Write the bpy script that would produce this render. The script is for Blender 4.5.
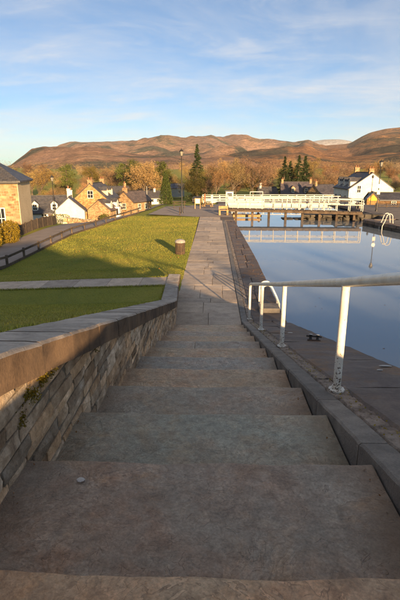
import bpy, bmesh, math, random
import numpy as np
from mathutils import Vector, Matrix, noise as mnoise

R = math.radians
scene = bpy.context.scene
for o in list(bpy.data.objects):
    bpy.data.objects.remove(o)
COL = scene.collection
random.seed(7)
RNG = np.random.default_rng(11)

# ------------------------------------------------------------------ camera
CAM = Vector((0.104, 0.0, 4.64))
cd = bpy.data.cameras.new('camera')
cam = bpy.data.objects.new('camera', cd)
COL.objects.link(cam)
cam.location = CAM
cam.rotation_euler = (R(90 - 16.19), 0, R(1.45))
cd.sensor_fit = 'VERTICAL'
cd.sensor_height = 36.0
cd.lens = 461.0 / 600.0 * 36.0
cd.clip_start = 0.05
cd.clip_end = 40000
scene.camera = cam

# ------------------------------------------------------------------ light
SUN_AZ, SUN_EL = 161.4, 8.4          # azimuth clockwise from +Y, elevation
w = bpy.data.worlds.new('World')
scene.world = w
w.use_nodes = True
nt = w.node_tree
bg = nt.nodes['Background']
sk = nt.nodes.new('ShaderNodeTexSky')
sk.sky_type = 'NISHITA'
sk.sun_disc = False
sk.sun_elevation = R(SUN_EL)
sk.sun_rotation = R(SUN_AZ)
sk.air_density = 0.62
sk.dust_density = 0.2
sk.ozone_density = 1.3
SKY_STRENGTH = 0.052


def wn(t, **kw):
    n = nt.nodes.new(t)
    for k, v in kw.items():
        setattr(n, k, v)
    return n


# thin wind-drawn clouds on a level sheet high above: direction -> (x/z, y/z)
tc = wn('ShaderNodeTexCoord')
sep = wn('ShaderNodeSeparateXYZ')
nt.links.new(tc.outputs['Generated'], sep.inputs[0])
zz = wn('ShaderNodeMath', operation='MAXIMUM')
nt.links.new(sep.outputs[2], zz.inputs[0])
zz.inputs[1].default_value = 0.0
za = wn('ShaderNodeMath', operation='ADD')
nt.links.new(zz.outputs[0], za.inputs[0])
za.inputs[1].default_value = 0.10
dx = wn('ShaderNodeMath', operation='DIVIDE')
dy = wn('ShaderNodeMath', operation='DIVIDE')
nt.links.new(sep.outputs[0], dx.inputs[0]); nt.links.new(za.outputs[0], dx.inputs[1])
nt.links.new(sep.outputs[1], dy.inputs[0]); nt.links.new(za.outputs[0], dy.inputs[1])
cmb = wn('ShaderNodeCombineXYZ')
nt.links.new(dx.outputs[0], cmb.inputs[0]); nt.links.new(dy.outputs[0], cmb.inputs[1])


def cloud(scale, rot, sx, sy, lo, hi, seed, detail=7, rough=0.6, dist=0.6):
    mp = wn('ShaderNodeMapping')
    mp.inputs['Rotation'].default_value = (0, 0, R(rot))
    mp.inputs['Scale'].default_value = (sx, sy, 1)
    mp.inputs['Location'].default_value = (seed, seed * 0.7, 0)
    nt.links.new(cmb.outputs[0], mp.inputs[0])
    nz = wn('ShaderNodeTexNoise')
    nz.inputs['Scale'].default_value = scale
    nz.inputs['Detail'].default_value = detail
    nz.inputs['Roughness'].default_value = rough
    nz.inputs['Distortion'].default_value = dist
    nt.links.new(mp.outputs[0], nz.inputs['Vector'])
    mr = wn('ShaderNodeMapRange')
    mr.interpolation_type = 'SMOOTHSTEP'
    mr.inputs[1].default_value = lo
    mr.inputs[2].default_value = hi
    nt.links.new(nz.outputs['Fac'], mr.inputs[0])
    return mr


c1 = cloud(0.6, 14, 0.8, 1.0, 0.34, 0.90, 7.9, rough=0.66, dist=0.5)
c2 = cloud(2.0, -18, 0.6, 1.0, 0.44, 0.82, 8.3, rough=0.68, dist=0.6)
cadd = wn('ShaderNodeMath', operation='ADD')
cadd.use_clamp = True
cm2 = wn('ShaderNodeMath', operation='MULTIPLY')
nt.links.new(c2.outputs[0], cm2.inputs[0]); cm2.inputs[1].default_value = 0.55
nt.links.new(c1.outputs[0], cadd.inputs[0]); nt.links.new(cm2.outputs[0], cadd.inputs[1])
cfac = wn('ShaderNodeMath', operation='MULTIPLY')
nt.links.new(cadd.outputs[0], cfac.inputs[0]); cfac.inputs[1].default_value = 0.72
cveil = wn('ShaderNodeMath', operation='ADD')      # a thin even veil over the whole sky
cveil.inputs[1].default_value = 0.05
nt.links.new(cfac.outputs[0], cveil.inputs[0])
# cloud colour: the sky itself, made paler and a little warmer
CLOUD_COL = (3.75, 3.7, 3.6, 1)
cmix = wn('ShaderNodeMix', data_type='RGBA')
nt.links.new(cveil.outputs[0], cmix.inputs[0])
tintn = wn('ShaderNodeMix', data_type='RGBA', blend_type='MULTIPLY')     # clear northern air: one even tint over the whole sky
tintn.inputs[0].default_value = 1.0
nt.links.new(sk.outputs[0], tintn.inputs[6])
tintn.inputs[7].default_value = (0.285, 0.565, 0.71, 1)
nt.links.new(tintn.outputs[2], cmix.inputs[6])
cmix.inputs[7].default_value = CLOUD_COL
nt.links.new(cmix.outputs[2], bg.inputs[0])
bg.inputs[1].default_value = SKY_STRENGTH

SUN_DIR = Vector((math.sin(R(SUN_AZ)) * math.cos(R(SUN_EL)), math.cos(R(SUN_AZ)) * math.cos(R(SUN_EL)), math.sin(R(SUN_EL))))
ld = bpy.data.lights.new('sun', 'SUN')
ld.energy = 3.6
ld.angle = R(0.9)
ld.color = (1.0, 0.68, 0.36)
sun = bpy.data.objects.new('sun', ld)
COL.objects.link(sun)
sun.rotation_euler = (-SUN_DIR).to_track_quat('-Z', 'Y').to_euler()
sun.location = SUN_DIR * 200

scene.view_settings.view_transform = 'Standard'
scene.view_settings.look = 'None'
scene.view_settings.gamma = 1
scene.view_settings.use_curve_mapping = False
scene.view_settings.exposure = 2.2


# ------------------------------------------------------------------ materials
class NT:
    def __init__(s, name):
        s.m = bpy.data.materials.new(name)
        s.m.use_nodes = True
        s.t = s.m.node_tree
        s.b = s.t.nodes['Principled BSDF']
        s.out = s.t.nodes['Material Output']

    def n(s, t, **kw):
        x = s.t.nodes.new(t)
        for k, v in kw.items():
            setattr(x, k, v)
        return x

    def l(s, a, b):
        s.t.links.new(a, b)

    def val(s, sock, v):
        if isinstance(v, bpy.types.NodeSocket):
            s.l(v, sock)
        else:
            sock.default_value = v

    def coord(s, kind='Object', scale=(1, 1, 1), off=None):
        if kind == 'World':
            src = s.n('ShaderNodeNewGeometry').outputs['Position']
        else:
            src = s.n('ShaderNodeTexCoord').outputs[kind]
        mp = s.n('ShaderNodeMapping')
        mp.inputs['Scale'].default_value = scale
        s.l(src, mp.inputs[0])
        if off is not None:
            cx = s.n('ShaderNodeCombineXYZ')
            for i in range(3):
                s.l(off, cx.inputs[i])
            s.l(cx.outputs[0], mp.inputs['Location'])
        return mp.outputs[0]

    def noise(s, vec, scale, detail=8, rough=0.6, dist=0.0):
        x = s.n('ShaderNodeTexNoise')
        x.inputs['Scale'].default_value = scale
        x.inputs['Detail'].default_value = detail
        x.inputs['Roughness'].default_value = rough
        x.inputs['Distortion'].default_value = dist
        s.l(vec, x.inputs['Vector'])
        return x.outputs['Fac']

    def ramp(s, fac, stops, interp='LINEAR'):
        x = s.n('ShaderNodeValToRGB')
        x.color_ramp.interpolation = interp
        e = x.color_ramp.elements
        while len(e) > 1:
            e.remove(e[-1])
        for i, (p, c) in enumerate(stops):
            q = e[0] if i == 0 else e.new(p)
            q.position = p
            q.color = (*c[:3], 1) if not isinstance(c, (int, float)) else (c, c, c, 1)
        s.l(fac, x.inputs[0])
        return x.outputs[0]

    def math(s, op, a, b=0.0, clamp=False):
        x = s.n('ShaderNodeMath', operation=op)
        x.use_clamp = clamp
        s.val(x.inputs[0], a); s.val(x.inputs[1], b)
        return x.outputs[0]

    def mix(s, fac, a, b, blend='MIX'):
        x = s.n('ShaderNodeMix', data_type='RGBA', blend_type=blend)
        s.val(x.inputs[0], fac)
        for i, v in ((6, a), (7, b)):
            if isinstance(v, bpy.types.NodeSocket):
                s.l(v, x.inputs[i])
            else:
                x.inputs[i].default_value = (*v[:3], 1)
        return x.outputs[2]

    def rand(s):
        return s.n('ShaderNodeObjectInfo').outputs['Random']

    def objcol(s):
        return s.n('ShaderNodeObjectInfo').outputs['Color']

    def bump(s, h, strength=0.4, dist=0.02):
        x = s.n('ShaderNodeBump')
        x.inputs['Strength'].default_value = strength
        x.inputs['Distance'].default_value = dist
        s.l(h, x.inputs['Height'])
        s.l(x.outputs[0], s.b.inputs['Normal'])
        return x

    def done(s, col=None, rough=0.8, spec=0.3, metal=0.0):
        if col is not None:
            s.val(s.b.inputs['Base Color'], col if isinstance(col, bpy.types.NodeSocket) else (*col, 1))
        s.val(s.b.inputs['Roughness'], rough)
        s.b.inputs['Specular IOR Level'].default_value = spec
        s.b.inputs['Metallic'].default_value = metal
        return s.m


def noisy(name, cols, scale=4, detail=8, rough=0.8, bump=0.3, bdist=0.01, coord='Object', rnd=0.25, fine=None, spec=0.3, tint=True, stretch=(1, 1, 1), dist=0.2):
    """mottled surface: colours spread over noise, each object a shade of its own, fine relief"""
    t = NT(name)
    rv = t.rand()
    off = t.math('MULTIPLY', rv, 37.0) if coord != 'World' else None
    if coord == 'WorldR': coord = 'World'
    v = t.coord(coord, stretch, off)
    a = t.noise(v, scale, detail, 0.62, dist)
    k = len(cols)
    c = t.ramp(a, [(0.28 + 0.44 * i / max(1, k - 1), q) for i, q in enumerate(cols)])
    fn = t.noise(v, fine or scale * 9, 6, 0.7)
    c = t.mix(1.0, c, t.ramp(fn, [(0.25, 0.72), (0.75, 1.25)]), 'MULTIPLY')
    if rnd:
        c = t.mix(1.0, c, t.ramp(rv, [(0, 1 - rnd), (1, 1 + rnd)]), 'MULTIPLY')
    if tint:
        c = t.mix(1.0, c, t.objcol(), 'MULTIPLY')
    h = t.math('ADD', t.math('MULTIPLY', a, 0.6), t.math('MULTIPLY', fn, 0.5))
    t.bump(h, bump, bdist)
    return t.done(c, rough, spec)


def flagstone(name):
    """riven flagstone: stepped cleft layers, brown and grey blotches, tint by object"""
    t = NT(name)
    v = t.coord('World', (1, 1, 1), t.math('MULTIPLY', t.rand(), 53.0))
    big = t.noise(v, 1.3, 7, 0.62, 0.5)
    mid = t.noise(v, 6.0, 9, 0.68, 0.4)
    fine = t.noise(v, 70, 7, 0.75)
    # cleft: thin layers broken back to curved edges; their relief shade is also coloured in
    lay = t.noise(v, 2.6, 5, 0.55, 0.9)
    saw = t.math('FRACT', t.math('MULTIPLY', lay, 13.0))
    gate = t.ramp(t.noise(v, 2.1, 4, 0.6, 0.4), [(0.42, 0.0), (0.60, 1.0)])
    cleft = t.math('MULTIPLY', saw, gate)
    edge = t.math('MULTIPLY', t.ramp(saw, [(0.0, 1.0), (0.10, 0.0)]), gate)
    c = t.ramp(mid, [(0.26, (0.367, 0.251, 0.168)), (0.45, (0.528, 0.382, 0.264)), (0.58, (0.503, 0.407, 0.304)), (0.78, (0.715, 0.538, 0.359))])
    c = t.mix(t.ramp(big, [(0.42, 0.0), (0.60, 0.75)]), c, (0.461, 0.424, 0.337))
    stain = t.ramp(t.noise(v, 2.3, 8, 0.72, 0.7), [(0.52, 0.0), (0.70, 1.0)])
    c = t.mix(t.math('MULTIPLY', stain, 0.5), c, (0.682, 0.424, 0.216))
    dark = t.ramp(t.noise(v, 3.4, 9, 0.74, 0.5), [(0.54, 0.0), (0.72, 1.0)])
    c = t.mix(t.math('MULTIPLY', dark, 0.62), c, (0.205, 0.156, 0.115))
    c = t.mix(1.0, c, t.ramp(fine, [(0.25, 0.62), (0.75, 1.36)]), 'MULTIPLY')
    c = t.mix(1.0, c, t.ramp(t.noise(v, 17, 6, 0.7, 0.6), [(0.3, 0.70), (0.7, 1.28)]), 'MULTIPLY')
    c = t.mix(1.0, c, t.ramp(cleft, [(0.0, 0.85), (1.0, 1.13)]), 'MULTIPLY')
    # short curved spall marks, here and there: warped cell edges, relief shading painted in
    wv = t.n('ShaderNodeTexNoise'); wv.inputs['Scale'].default_value = 4.0; wv.inputs['Detail'].default_value = 3.0
    t.l(v, wv.inputs['Vector'])
    wo = t.n('ShaderNodeVectorMath', operation='MULTIPLY_ADD')
    t.l(wv.outputs['Color'], wo.inputs[0]); wo.inputs[1].default_value = (0.34, 0.34, 0.34)
    t.l(t.coord('World', (0.62, 1.0, 1.0)), wo.inputs[2])
    vo = t.n('ShaderNodeTexVoronoi', feature='DISTANCE_TO_EDGE'); vo.inputs['Scale'].default_value = 17.0
    t.l(wo.outputs[0], vo.inputs['Vector'])
    de = vo.outputs['Distance']
    gate2 = t.ramp(t.noise(v, 13.0, 3, 0.6, 0.5), [(0.50, 0.0), (0.60, 1.0)])
    dk = t.math('MULTIPLY', t.ramp(de, [(0.0, 1.0), (0.045, 0.0)]), gate2)
    lt = t.math('MULTIPLY', t.ramp(de, [(0.04, 0.0), (0.075, 1.0), (0.14, 0.0)]), gate2)
    c = t.mix(t.math('MULTIPLY', dk, 0.08), c, (0.085, 0.060, 0.045))
    c = t.mix(t.math('MULTIPLY', lt, 0.28), c, (0.56, 0.43, 0.31))
    c = t.mix(t.math('MULTIPLY', edge, 0.5), c, (0.12, 0.09, 0.07))
    # earth-brown staining creeping in from the two sides of the flight
    wx = t.n('ShaderNodeSeparateXYZ'); t.l(t.n('ShaderNodeNewGeometry').outputs['Position'], wx.inputs[0])
    sd = t.math('ADD', t.math('ABSOLUTE', wx.outputs[0]), t.math('MULTIPLY', t.math('SUBTRACT', t.noise(v, 3.0, 6, 0.7), 0.5), 0.5))
    c = t.mix(t.ramp(sd, [(0.72, 0.0), (0.98, 0.6)]), c, (0.24, 0.155, 0.09))
    speck = t.ramp(t.noise(v, 38, 3, 0.5), [(0.70, 0.0), (0.74, 0.5)])
    c = t.mix(speck, c, (0.45, 0.42, 0.36))
    c = t.mix(1.0, c, t.objcol(), 'MULTIPLY')
    h = t.math('ADD', t.math('ADD', t.math('MULTIPLY', mid, 0.9), t.math('MULTIPLY', fine, 0.35)), t.math('MULTIPLY', t.math('SUBTRACT', cleft, t.math('MULTIPLY', dk, 0.35)), 0.55))
    t.bump(h, 0.85, 0.022)
    return t.done(c, t.ramp(big, [(0.3, 0.55), (0.7, 0.78)]), 0.4)


MAT = {}
MAT['step'] = flagstone('flagstone')
MAT['paving'] = noisy('paving_flag', [(0.347, 0.258, 0.186), (0.476, 0.367, 0.265), (0.567, 0.444, 0.322)], 3.0, rough=0.75, bump=0.35, rnd=0.16)
MAT['joint'] = noisy('sandy_joint', [(0.11, 0.085, 0.06), (0.18, 0.14, 0.095)], 9, rough=0.95, coord='World', rnd=0)
MAT['wallstone'] = noisy('rubble_stone', [(0.16, 0.115, 0.078), (0.36, 0.275, 0.19), (0.52, 0.42, 0.31), (0.78, 0.70, 0.59)], 6.0, rough=0.9, bump=1.0, bdist=0.03, rnd=0.45, dist=0.15, coord='WorldR', fine=38)
MAT['mortar'] = noisy('dark_mortar', [(0.10, 0.08, 0.058), (0.28, 0.225, 0.165)], 8, rough=0.95, bump=0.7, bdist=0.03, coord='World', rnd=0)


def coping_material():
    t = NT('weathered_coping')
    rv = t.rand()
    v = t.coord('World')
    a = t.noise(v, 4.0, 8, 0.65, 0.4)
    streak = t.noise(t.coord('World', (0.900, 0.900, 0.900)), 2.2, 6, 0.65, 0.5)
    fine = t.noise(v, 55, 5, 0.7)
    c = t.ramp(a, [(0.3, (0.216, 0.168, 0.126)), (0.5, (0.336, 0.264, 0.198)), (0.7, (0.456, 0.372, 0.288))])
    # dirt runs and painted shade against strong sun on upright face; top lichen grey
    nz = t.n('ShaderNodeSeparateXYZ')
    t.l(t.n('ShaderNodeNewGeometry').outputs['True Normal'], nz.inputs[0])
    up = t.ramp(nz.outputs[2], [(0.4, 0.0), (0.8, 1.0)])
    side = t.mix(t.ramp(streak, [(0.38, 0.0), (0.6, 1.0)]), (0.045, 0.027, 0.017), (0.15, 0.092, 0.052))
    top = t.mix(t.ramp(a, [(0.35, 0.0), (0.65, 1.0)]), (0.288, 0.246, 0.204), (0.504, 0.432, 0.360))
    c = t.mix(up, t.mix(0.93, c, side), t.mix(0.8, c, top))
    c = t.mix(1.0, c, t.ramp(fine, [(0.25, 0.75), (0.75, 1.25)]), 'MULTIPLY')
    c = t.mix(1.0, c, t.ramp(rv, [(0, 0.85), (1, 1.15)]), 'MULTIPLY')
    t.bump(t.math('ADD', a, t.math('MULTIPLY', fine, 0.4)), 0.5, 0.015)
    return t.done(c, 0.85, 0.3)


MAT['coping'] = coping_material()
MAT['kerb'] = noisy('kerb_granite', [(0.128, 0.111, 0.095), (0.191, 0.168, 0.144), (0.265, 0.234, 0.196)], 5, rough=0.7, bump=0.9, bdist=0.02, rnd=0.12, fine=70, coord='Object')
MAT['strip'] = noisy('crumbled_mortar', [(0.05, 0.038, 0.028), (0.30, 0.235, 0.185), (0.46, 0.38, 0.31)], 7, rough=0.95, bump=0.9, bdist=0.03, coord='World', rnd=0)


def quay_material():
    t = NT('quay_slab')
    rv = t.rand()
    v = t.coord('World')
    a = t.noise(v, 2.2, 8, 0.62, 0.4)
    f = t.noise(v, 30, 7, 0.7)
    c = t.ramp(a, [(0.3, (0.080, 0.062, 0.054)), (0.5, (0.121, 0.095, 0.082)), (0.68, (0.173, 0.139, 0.113))])
    rust = t.ramp(t.noise(v, 1.3, 6, 0.7, 0.6), [(0.50, 0.0), (0.64, 1.0)])
    c = t.mix(t.math('MULTIPLY', rust, 0.7), c, (0.186, 0.099, 0.038))
    c = t.mix(1.0, c, t.ramp(f, [(0.25, 0.7), (0.75, 1.3)]), 'MULTIPLY')
    c = t.mix(1.0, c, t.ramp(rv, [(0, 0.82), (1, 1.18)]), 'MULTIPLY')
    c = t.mix(1.0, c, t.objcol(), 'MULTIPLY')
    t.bump(t.math('ADD', a, t.math('MULTIPLY', f, 0.5)), 0.6, 0.02)
    return t.done(c, 0.72, 0.35)


MAT['quay'] = quay_material()
MAT['lockwall'] = noisy('lock_wall_stone', [(0.03, 0.027, 0.023), (0.07, 0.06, 0.048), (0.12, 0.10, 0.08)], 1.5, rough=0.8, bump=0.6, bdist=0.04, rnd=0.2, coord='World')


def grass_ground():
    t = NT('turf')
    v = t.coord('World')
    a = t.noise(v, 0.35, 8, 0.65, 0.3)
    b = t.noise(v, 7, 8, 0.75)
    c = t.ramp(a, [(0.3, (0.19, 0.215, 0.04)), (0.5, (0.27, 0.265, 0.045)), (0.7, (0.35, 0.30, 0.06))])
    c = t.mix(t.ramp(b, [(0.55, 0.0), (0.8, 0.6)]), c, (0.26, 0.20, 0.08))
    c = t.mix(1.0, c, t.ramp(t.noise(v, 40, 5, 0.7), [(0.25, 0.6), (0.75, 1.35)]), 'MULTIPLY')
    t.bump(t.math('ADD', b, t.noise(v, 45, 5, 0.7)), 0.8, 0.04)
    return t.done(c, 0.9, 0.1)


MAT['turf'] = grass_ground()


def leafmat(name, cols, rough=0.7, translucent=0.25):
    t = NT(name)
    g = t.n('ShaderNodeNewGeometry')
    c = t.ramp(g.outputs['Random Per Island'], [(i / max(1, len(cols) - 1), q) for i, q in enumerate(cols)])
    rv = t.rand()
    c = t.mix(1.0, c, t.ramp(rv, [(0, 0.72), (1, 1.28)]), 'MULTIPLY')
    c = t.mix(1.0, c, t.objcol(), 'MULTIPLY')
    t.done(c, rough, 0.15)
    if translucent:
        tr = t.n('ShaderNodeBsdfTranslucent')
        t.l(c, tr.inputs[0])
        mx = t.n('ShaderNodeMixShader')
        mx.inputs[0].default_value = translucent
        t.l(t.b.outputs[0], mx.inputs[1]); t.l(tr.outputs[0], mx.inputs[2])
        t.l(mx.outputs[0], t.out.inputs[0])
    return t.m


def blademat():
    t = NT('grass_blade')
    g = t.n('ShaderNodeNewGeometry')
    v = t.coord('World')
    a = t.noise(v, 0.35, 8, 0.65, 0.3)
    c = t.ramp(a, [(0.3, (0.24, 0.27, 0.05)), (0.5, (0.33, 0.33, 0.055)), (0.7, (0.42, 0.36, 0.07))])
    c = t.mix(t.ramp(t.noise(v, 2.5, 5, 0.7), [(0.5, 0.0), (0.75, 0.5)]), c, (0.34, 0.27, 0.10))
    c = t.mix(1.0, c, t.ramp(g.outputs['Random Per Island'], [(0, 0.55), (0.8, 1.2), (1, (1.9, 1.6, 1.3))]), 'MULTIPLY')
    t.done(c, 0.6, 0.2)
    tr = t.n('ShaderNodeBsdfTranslucent')
    t.l(c, tr.inputs[0])
    mx = t.n('ShaderNodeMixShader')
    mx.inputs[0].default_value = 0.3
    t.l(t.b.outputs[0], mx.inputs[1]); t.l(tr.outputs[0], mx.inputs[2])
    t.l(mx.outputs[0], t.out.inputs[0])
    return t.m


MAT['blade'] = blademat()
MAT['leaf_gold'] = leafmat('leaf_gold', [(0.20, 0.125, 0.05), (0.31, 0.20, 0.078), (0.42, 0.275, 0.115), (0.25, 0.165, 0.075)])
MAT['leaf_rust'] = leafmat('leaf_rust', [(0.17, 0.095, 0.042), (0.28, 0.155, 0.065), (0.36, 0.21, 0.09), (0.21, 0.135, 0.065)])
MAT['leaf_brown'] = leafmat('bare_twig', [(0.15, 0.10, 0.055), (0.25, 0.165, 0.085), (0.36, 0.245, 0.13), (0.20, 0.15, 0.07)])
MAT['leaf_olive'] = leafmat('leaf_olive', [(0.06, 0.058, 0.014), (0.11, 0.10, 0.022), (0.17, 0.13, 0.03), (0.09, 0.085, 0.02)])
MAT['needle'] = leafmat('conifer_needle', [(0.020, 0.034, 0.012), (0.036, 0.055, 0.018), (0.060, 0.078, 0.024)], translucent=0.1)
MAT['needle_light'] = leafmat('pine_needle', [(0.05, 0.065, 0.014), (0.085, 0.10, 0.022), (0.13, 0.125, 0.03)], translucent=0.15)
MAT['needle_mid'] = leafmat('cypress_needle', [(0.035, 0.055, 0.014), (0.065, 0.09, 0.02), (0.10, 0.115, 0.026)], translucent=0.1)
MAT['hedge_gold'] = leafmat('golden_hedge', [(0.20, 0.14, 0.015), (0.33, 0.22, 0.02), (0.26, 0.19, 0.03)], translucent=0.2)
MAT['hedge_green'] = leafmat('green_hedge', [(0.07, 0.09, 0.015), (0.13, 0.15, 0.02), (0.19, 0.18, 0.03)], translucent=0.2)
MAT['moss'] = leafmat('ochre_moss', [(0.16, 0.11, 0.012), (0.26, 0.19, 0.02), (0.12, 0.10, 0.015)], translucent=0.1)
MAT['deadleaf'] = leafmat('dead_leaf', [(0.24, 0.10, 0.025), (0.34, 0.16, 0.04), (0.16, 0.07, 0.025)], translucent=0.1)
MAT['bark'] = noisy('bark', [(0.05, 0.036, 0.026), (0.11, 0.08, 0.055), (0.17, 0.13, 0.09)], 3, rough=0.95, stretch=(1, 1, 0.3))


def white_paint(name, chip=0.5, lowchip=True):
    """white gloss gone cream, chipped to rust, worst near the foot"""
    t = NT(name)
    v = t.coord('World')
    a = t.noise(v, 48, 7, 0.68, 0.3)
    dirt = t.noise(v, 5, 6, 0.65)
    c = t.ramp(dirt, [(0.3, (0.60, 0.53, 0.42)), (0.6, (0.80, 0.76, 0.67))])
    obz = t.n('ShaderNodeSeparateXYZ')
    t.l(t.n('ShaderNodeTexCoord').outputs['Object'], obz.inputs[0])
    low = t.ramp(obz.outputs[2], [(0.0, 0.10), (0.25, 0.075), (0.45, 0.03), (0.7, 0.0)]) if lowchip else 0.0
    thr = t.math('ADD', a, low)
    m = t.ramp(thr, [(0.655 - 0.03 * chip, 0.0), (0.675 - 0.03 * chip, 1.0)])
    rust = t.ramp(t.noise(v, 60, 4, 0.6), [(0.3, (0.05, 0.035, 0.03)), (0.7, (0.20, 0.095, 0.045))])
    c = t.mix(m, c, rust)
    t.bump(t.math('SUBTRACT', t.math('MULTIPLY', dirt, 0.3), m), 0.5, 0.004)
    return t.done(c, t.ramp(m, [(0, 0.35), (1, 0.85)]), 0.45)


MAT['whitepost'] = white_paint('chipped_white_paint', 0.6)
MAT['whiterail'] = white_paint('white_rail_paint', 0.35, False)
MAT['whitemetal'] = noisy('white_metal', [(0.42, 0.39, 0.34), (0.58, 0.55, 0.5)], 2, rough=0.45, bump=0.1, rnd=0.05)
MAT['iron'] = noisy('black_iron', [(0.016, 0.014, 0.013), (0.04, 0.034, 0.03)], 12, rough=0.5, bump=0.3, rnd=0.1, spec=0.5)
MAT['rustiron'] = noisy('rusty_iron', [(0.03, 0.024, 0.02), (0.085, 0.05, 0.032), (0.16, 0.085, 0.05)], 14, rough=0.85, bump=0.6)
MAT['timber'] = noisy('dark_timber', [(0.035, 0.025, 0.018), (0.075, 0.052, 0.034), (0.12, 0.085, 0.055)], 2.5, rough=0.85, stretch=(1, 1, 1), bump=0.5)
MAT['timber_light'] = noisy('weathered_timber', [(0.20, 0.125, 0.055), (0.34, 0.22, 0.10), (0.42, 0.29, 0.14)], 3.0, rough=0.8, bump=0.4)
MAT['fence'] = noisy('fence_timber', [(0.045, 0.034, 0.026), (0.085, 0.062, 0.045), (0.12, 0.09, 0.065)], 5, rough=0.9, bump=0.5)
MAT['tarmac'] = noisy('tarmac', [(0.22, 0.175, 0.145), (0.29, 0.235, 0.195), (0.34, 0.28, 0.235)], 0.8, rough=0.9, fine=60, coord='World', rnd=0)
MAT['gravel'] = noisy('right_quay_gravel', [(0.12, 0.10, 0.085), (0.20, 0.165, 0.135), (0.26, 0.215, 0.17)], 0.9, rough=0.95, fine=35, coord='World', rnd=0)
MAT['render_white'] = noisy('white_render', [(0.52, 0.49, 0.44), (0.66, 0.63, 0.58)], 1.1, rough=0.9, bump=0.15, coord='Object', rnd=0.03, spec=0.2)
MAT['render_cream'] = noisy('cream_render', [(0.52, 0.41, 0.26), (0.66, 0.53, 0.35)], 1.1, rough=0.9, bump=0.15, rnd=0.03, spec=0.2)
MAT['frame_white'] = noisy('white_window_paint', [(0.70, 0.66, 0.58), (0.82, 0.79, 0.72)], 3, rough=0.5, bump=0.05, rnd=0.02)
MAT['door_paint'] = noisy('dark_door_paint', [(0.05, 0.03, 0.025), (0.09, 0.05, 0.04)], 5, rough=0.5)
MAT['yellow'] = noisy('yellow_sign_paint', [(0.55, 0.32, 0.02), (0.70, 0.43, 0.04)], 4, rough=0.5, bump=0.05)
MAT['pot'] = noisy('terracotta_pot', [(0.20, 0.085, 0.045), (0.30, 0.14, 0.08)], 5, rough=0.9)
MAT['panel_white'] = noisy('notice_panel', [(0.62, 0.58, 0.5), (0.74, 0.70, 0.62)], 6, rough=0.5, bump=0.02)
MAT['concrete'] = noisy('concrete', [(0.24, 0.22, 0.19), (0.36, 0.335, 0.30), (0.45, 0.42, 0.38)], 8, rough=0.9, bump=0.5)
MAT['palestone'] = noisy('pale_stone', [(0.30, 0.29, 0.27), (0.42, 0.41, 0.39), (0.5, 0.49, 0.47)], 6, rough=0.75, bump=0.4)
MAT['chalk'] = noisy('white_fleck', [(0.55, 0.53, 0.5), (0.75, 0.74, 0.7)], 40, rough=0.9, bump=0.2)


def glass():
    t = NT('window_glass')
    v = t.coord('World')
    t.bump(t.noise(v, 1.5, 2, 0.5), 0.05, 0.02)
    m = t.done((0.02, 0.022, 0.026), 0.06, 0.6)
    return m


MAT['glass'] = glass()


def slate():
    t = NT('slate')
    tcd = t.n('ShaderNodeTexCoord').outputs['UV']
    br = t.n('ShaderNodeTexBrick')
    br.offset = 0.5
    br.inputs['Scale'].default_value = 1.0
    br.inputs['Brick Width'].default_value = 0.32
    br.inputs['Row Height'].default_value = 0.24
    br.inputs['Mortar Size'].default_value = 0.012
    br.inputs['Color1'].default_value = (0.045, 0.045, 0.052, 1)
    br.inputs['Color2'].default_value = (0.085, 0.080, 0.085, 1)
    br.inputs['Mortar'].default_value = (0.018, 0.017, 0.018, 1)
    t.l(tcd, br.inputs['Vector'])
    a = t.noise(t.coord('World'), 0.9, 7, 0.65)
    c = t.mix(1.0, br.outputs[0], t.ramp(a, [(0.3, 0.75), (0.7, 1.35)]), 'MULTIPLY')
    c = t.mix(t.ramp(t.noise(t.coord('World'), 2.3, 6, 0.7), [(0.55, 0.0), (0.72, 0.5)]), c, (0.13, 0.095, 0.05))
    c = t.mix(1.0, c, t.objcol(), 'MULTIPLY')
    t.bump(br.outputs['Fac'], -0.5, 0.02)
    return t.done(c, 0.55, 0.4)


MAT['slate'] = slate()


def masonry():
    t = NT('squared_rubble')
    tcd = t.n('ShaderNodeTexCoord').outputs['UV']
    br = t.n('ShaderNodeTexBrick')
    br.inputs['Scale'].default_value = 1.0
    br.inputs['Brick Width'].default_value = 0.34
    br.inputs['Row Height'].default_value = 0.19
    br.inputs['Mortar Size'].default_value = 0.018
    br.inputs['Color1'].default_value = (0.22, 0.13, 0.062, 1)
    br.inputs['Color2'].default_value = (0.46, 0.31, 0.165, 1)
    br.inputs['Mortar'].default_value = (0.36, 0.26, 0.16, 1)
    vm = t.n('ShaderNodeVectorMath', operation='ADD')
    nv = t.n('ShaderNodeTexNoise')
    nv.inputs['Scale'].default_value = 1.3
    t.l(tcd, nv.inputs['Vector'])
    sc = t.n('ShaderNodeVectorMath', operation='SCALE')
    t.l(nv.outputs['Color'], sc.inputs[0]); sc.inputs['Scale'].default_value = 0.16
    t.l(tcd, vm.inputs[0]); t.l(sc.outputs[0], vm.inputs[1])
    t.l(vm.outputs[0], br.inputs['Vector'])
    a = t.noise(t.coord('World'), 1.7, 7, 0.7)
    c = t.mix(1.0, br.outputs[0], t.ramp(a, [(0.3, 0.55), (0.7, 1.3)]), 'MULTIPLY')
    c = t.mix(1.0, c, t.objcol(), 'MULTIPLY')
    t.bump(t.math('SUBTRACT', t.math('MULTIPLY', a, 0.5), br.outputs['Fac']), 0.6, 0.03)
    return t.done(c, 0.9, 0.2)


MAT['masonry'] = masonry()


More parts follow.
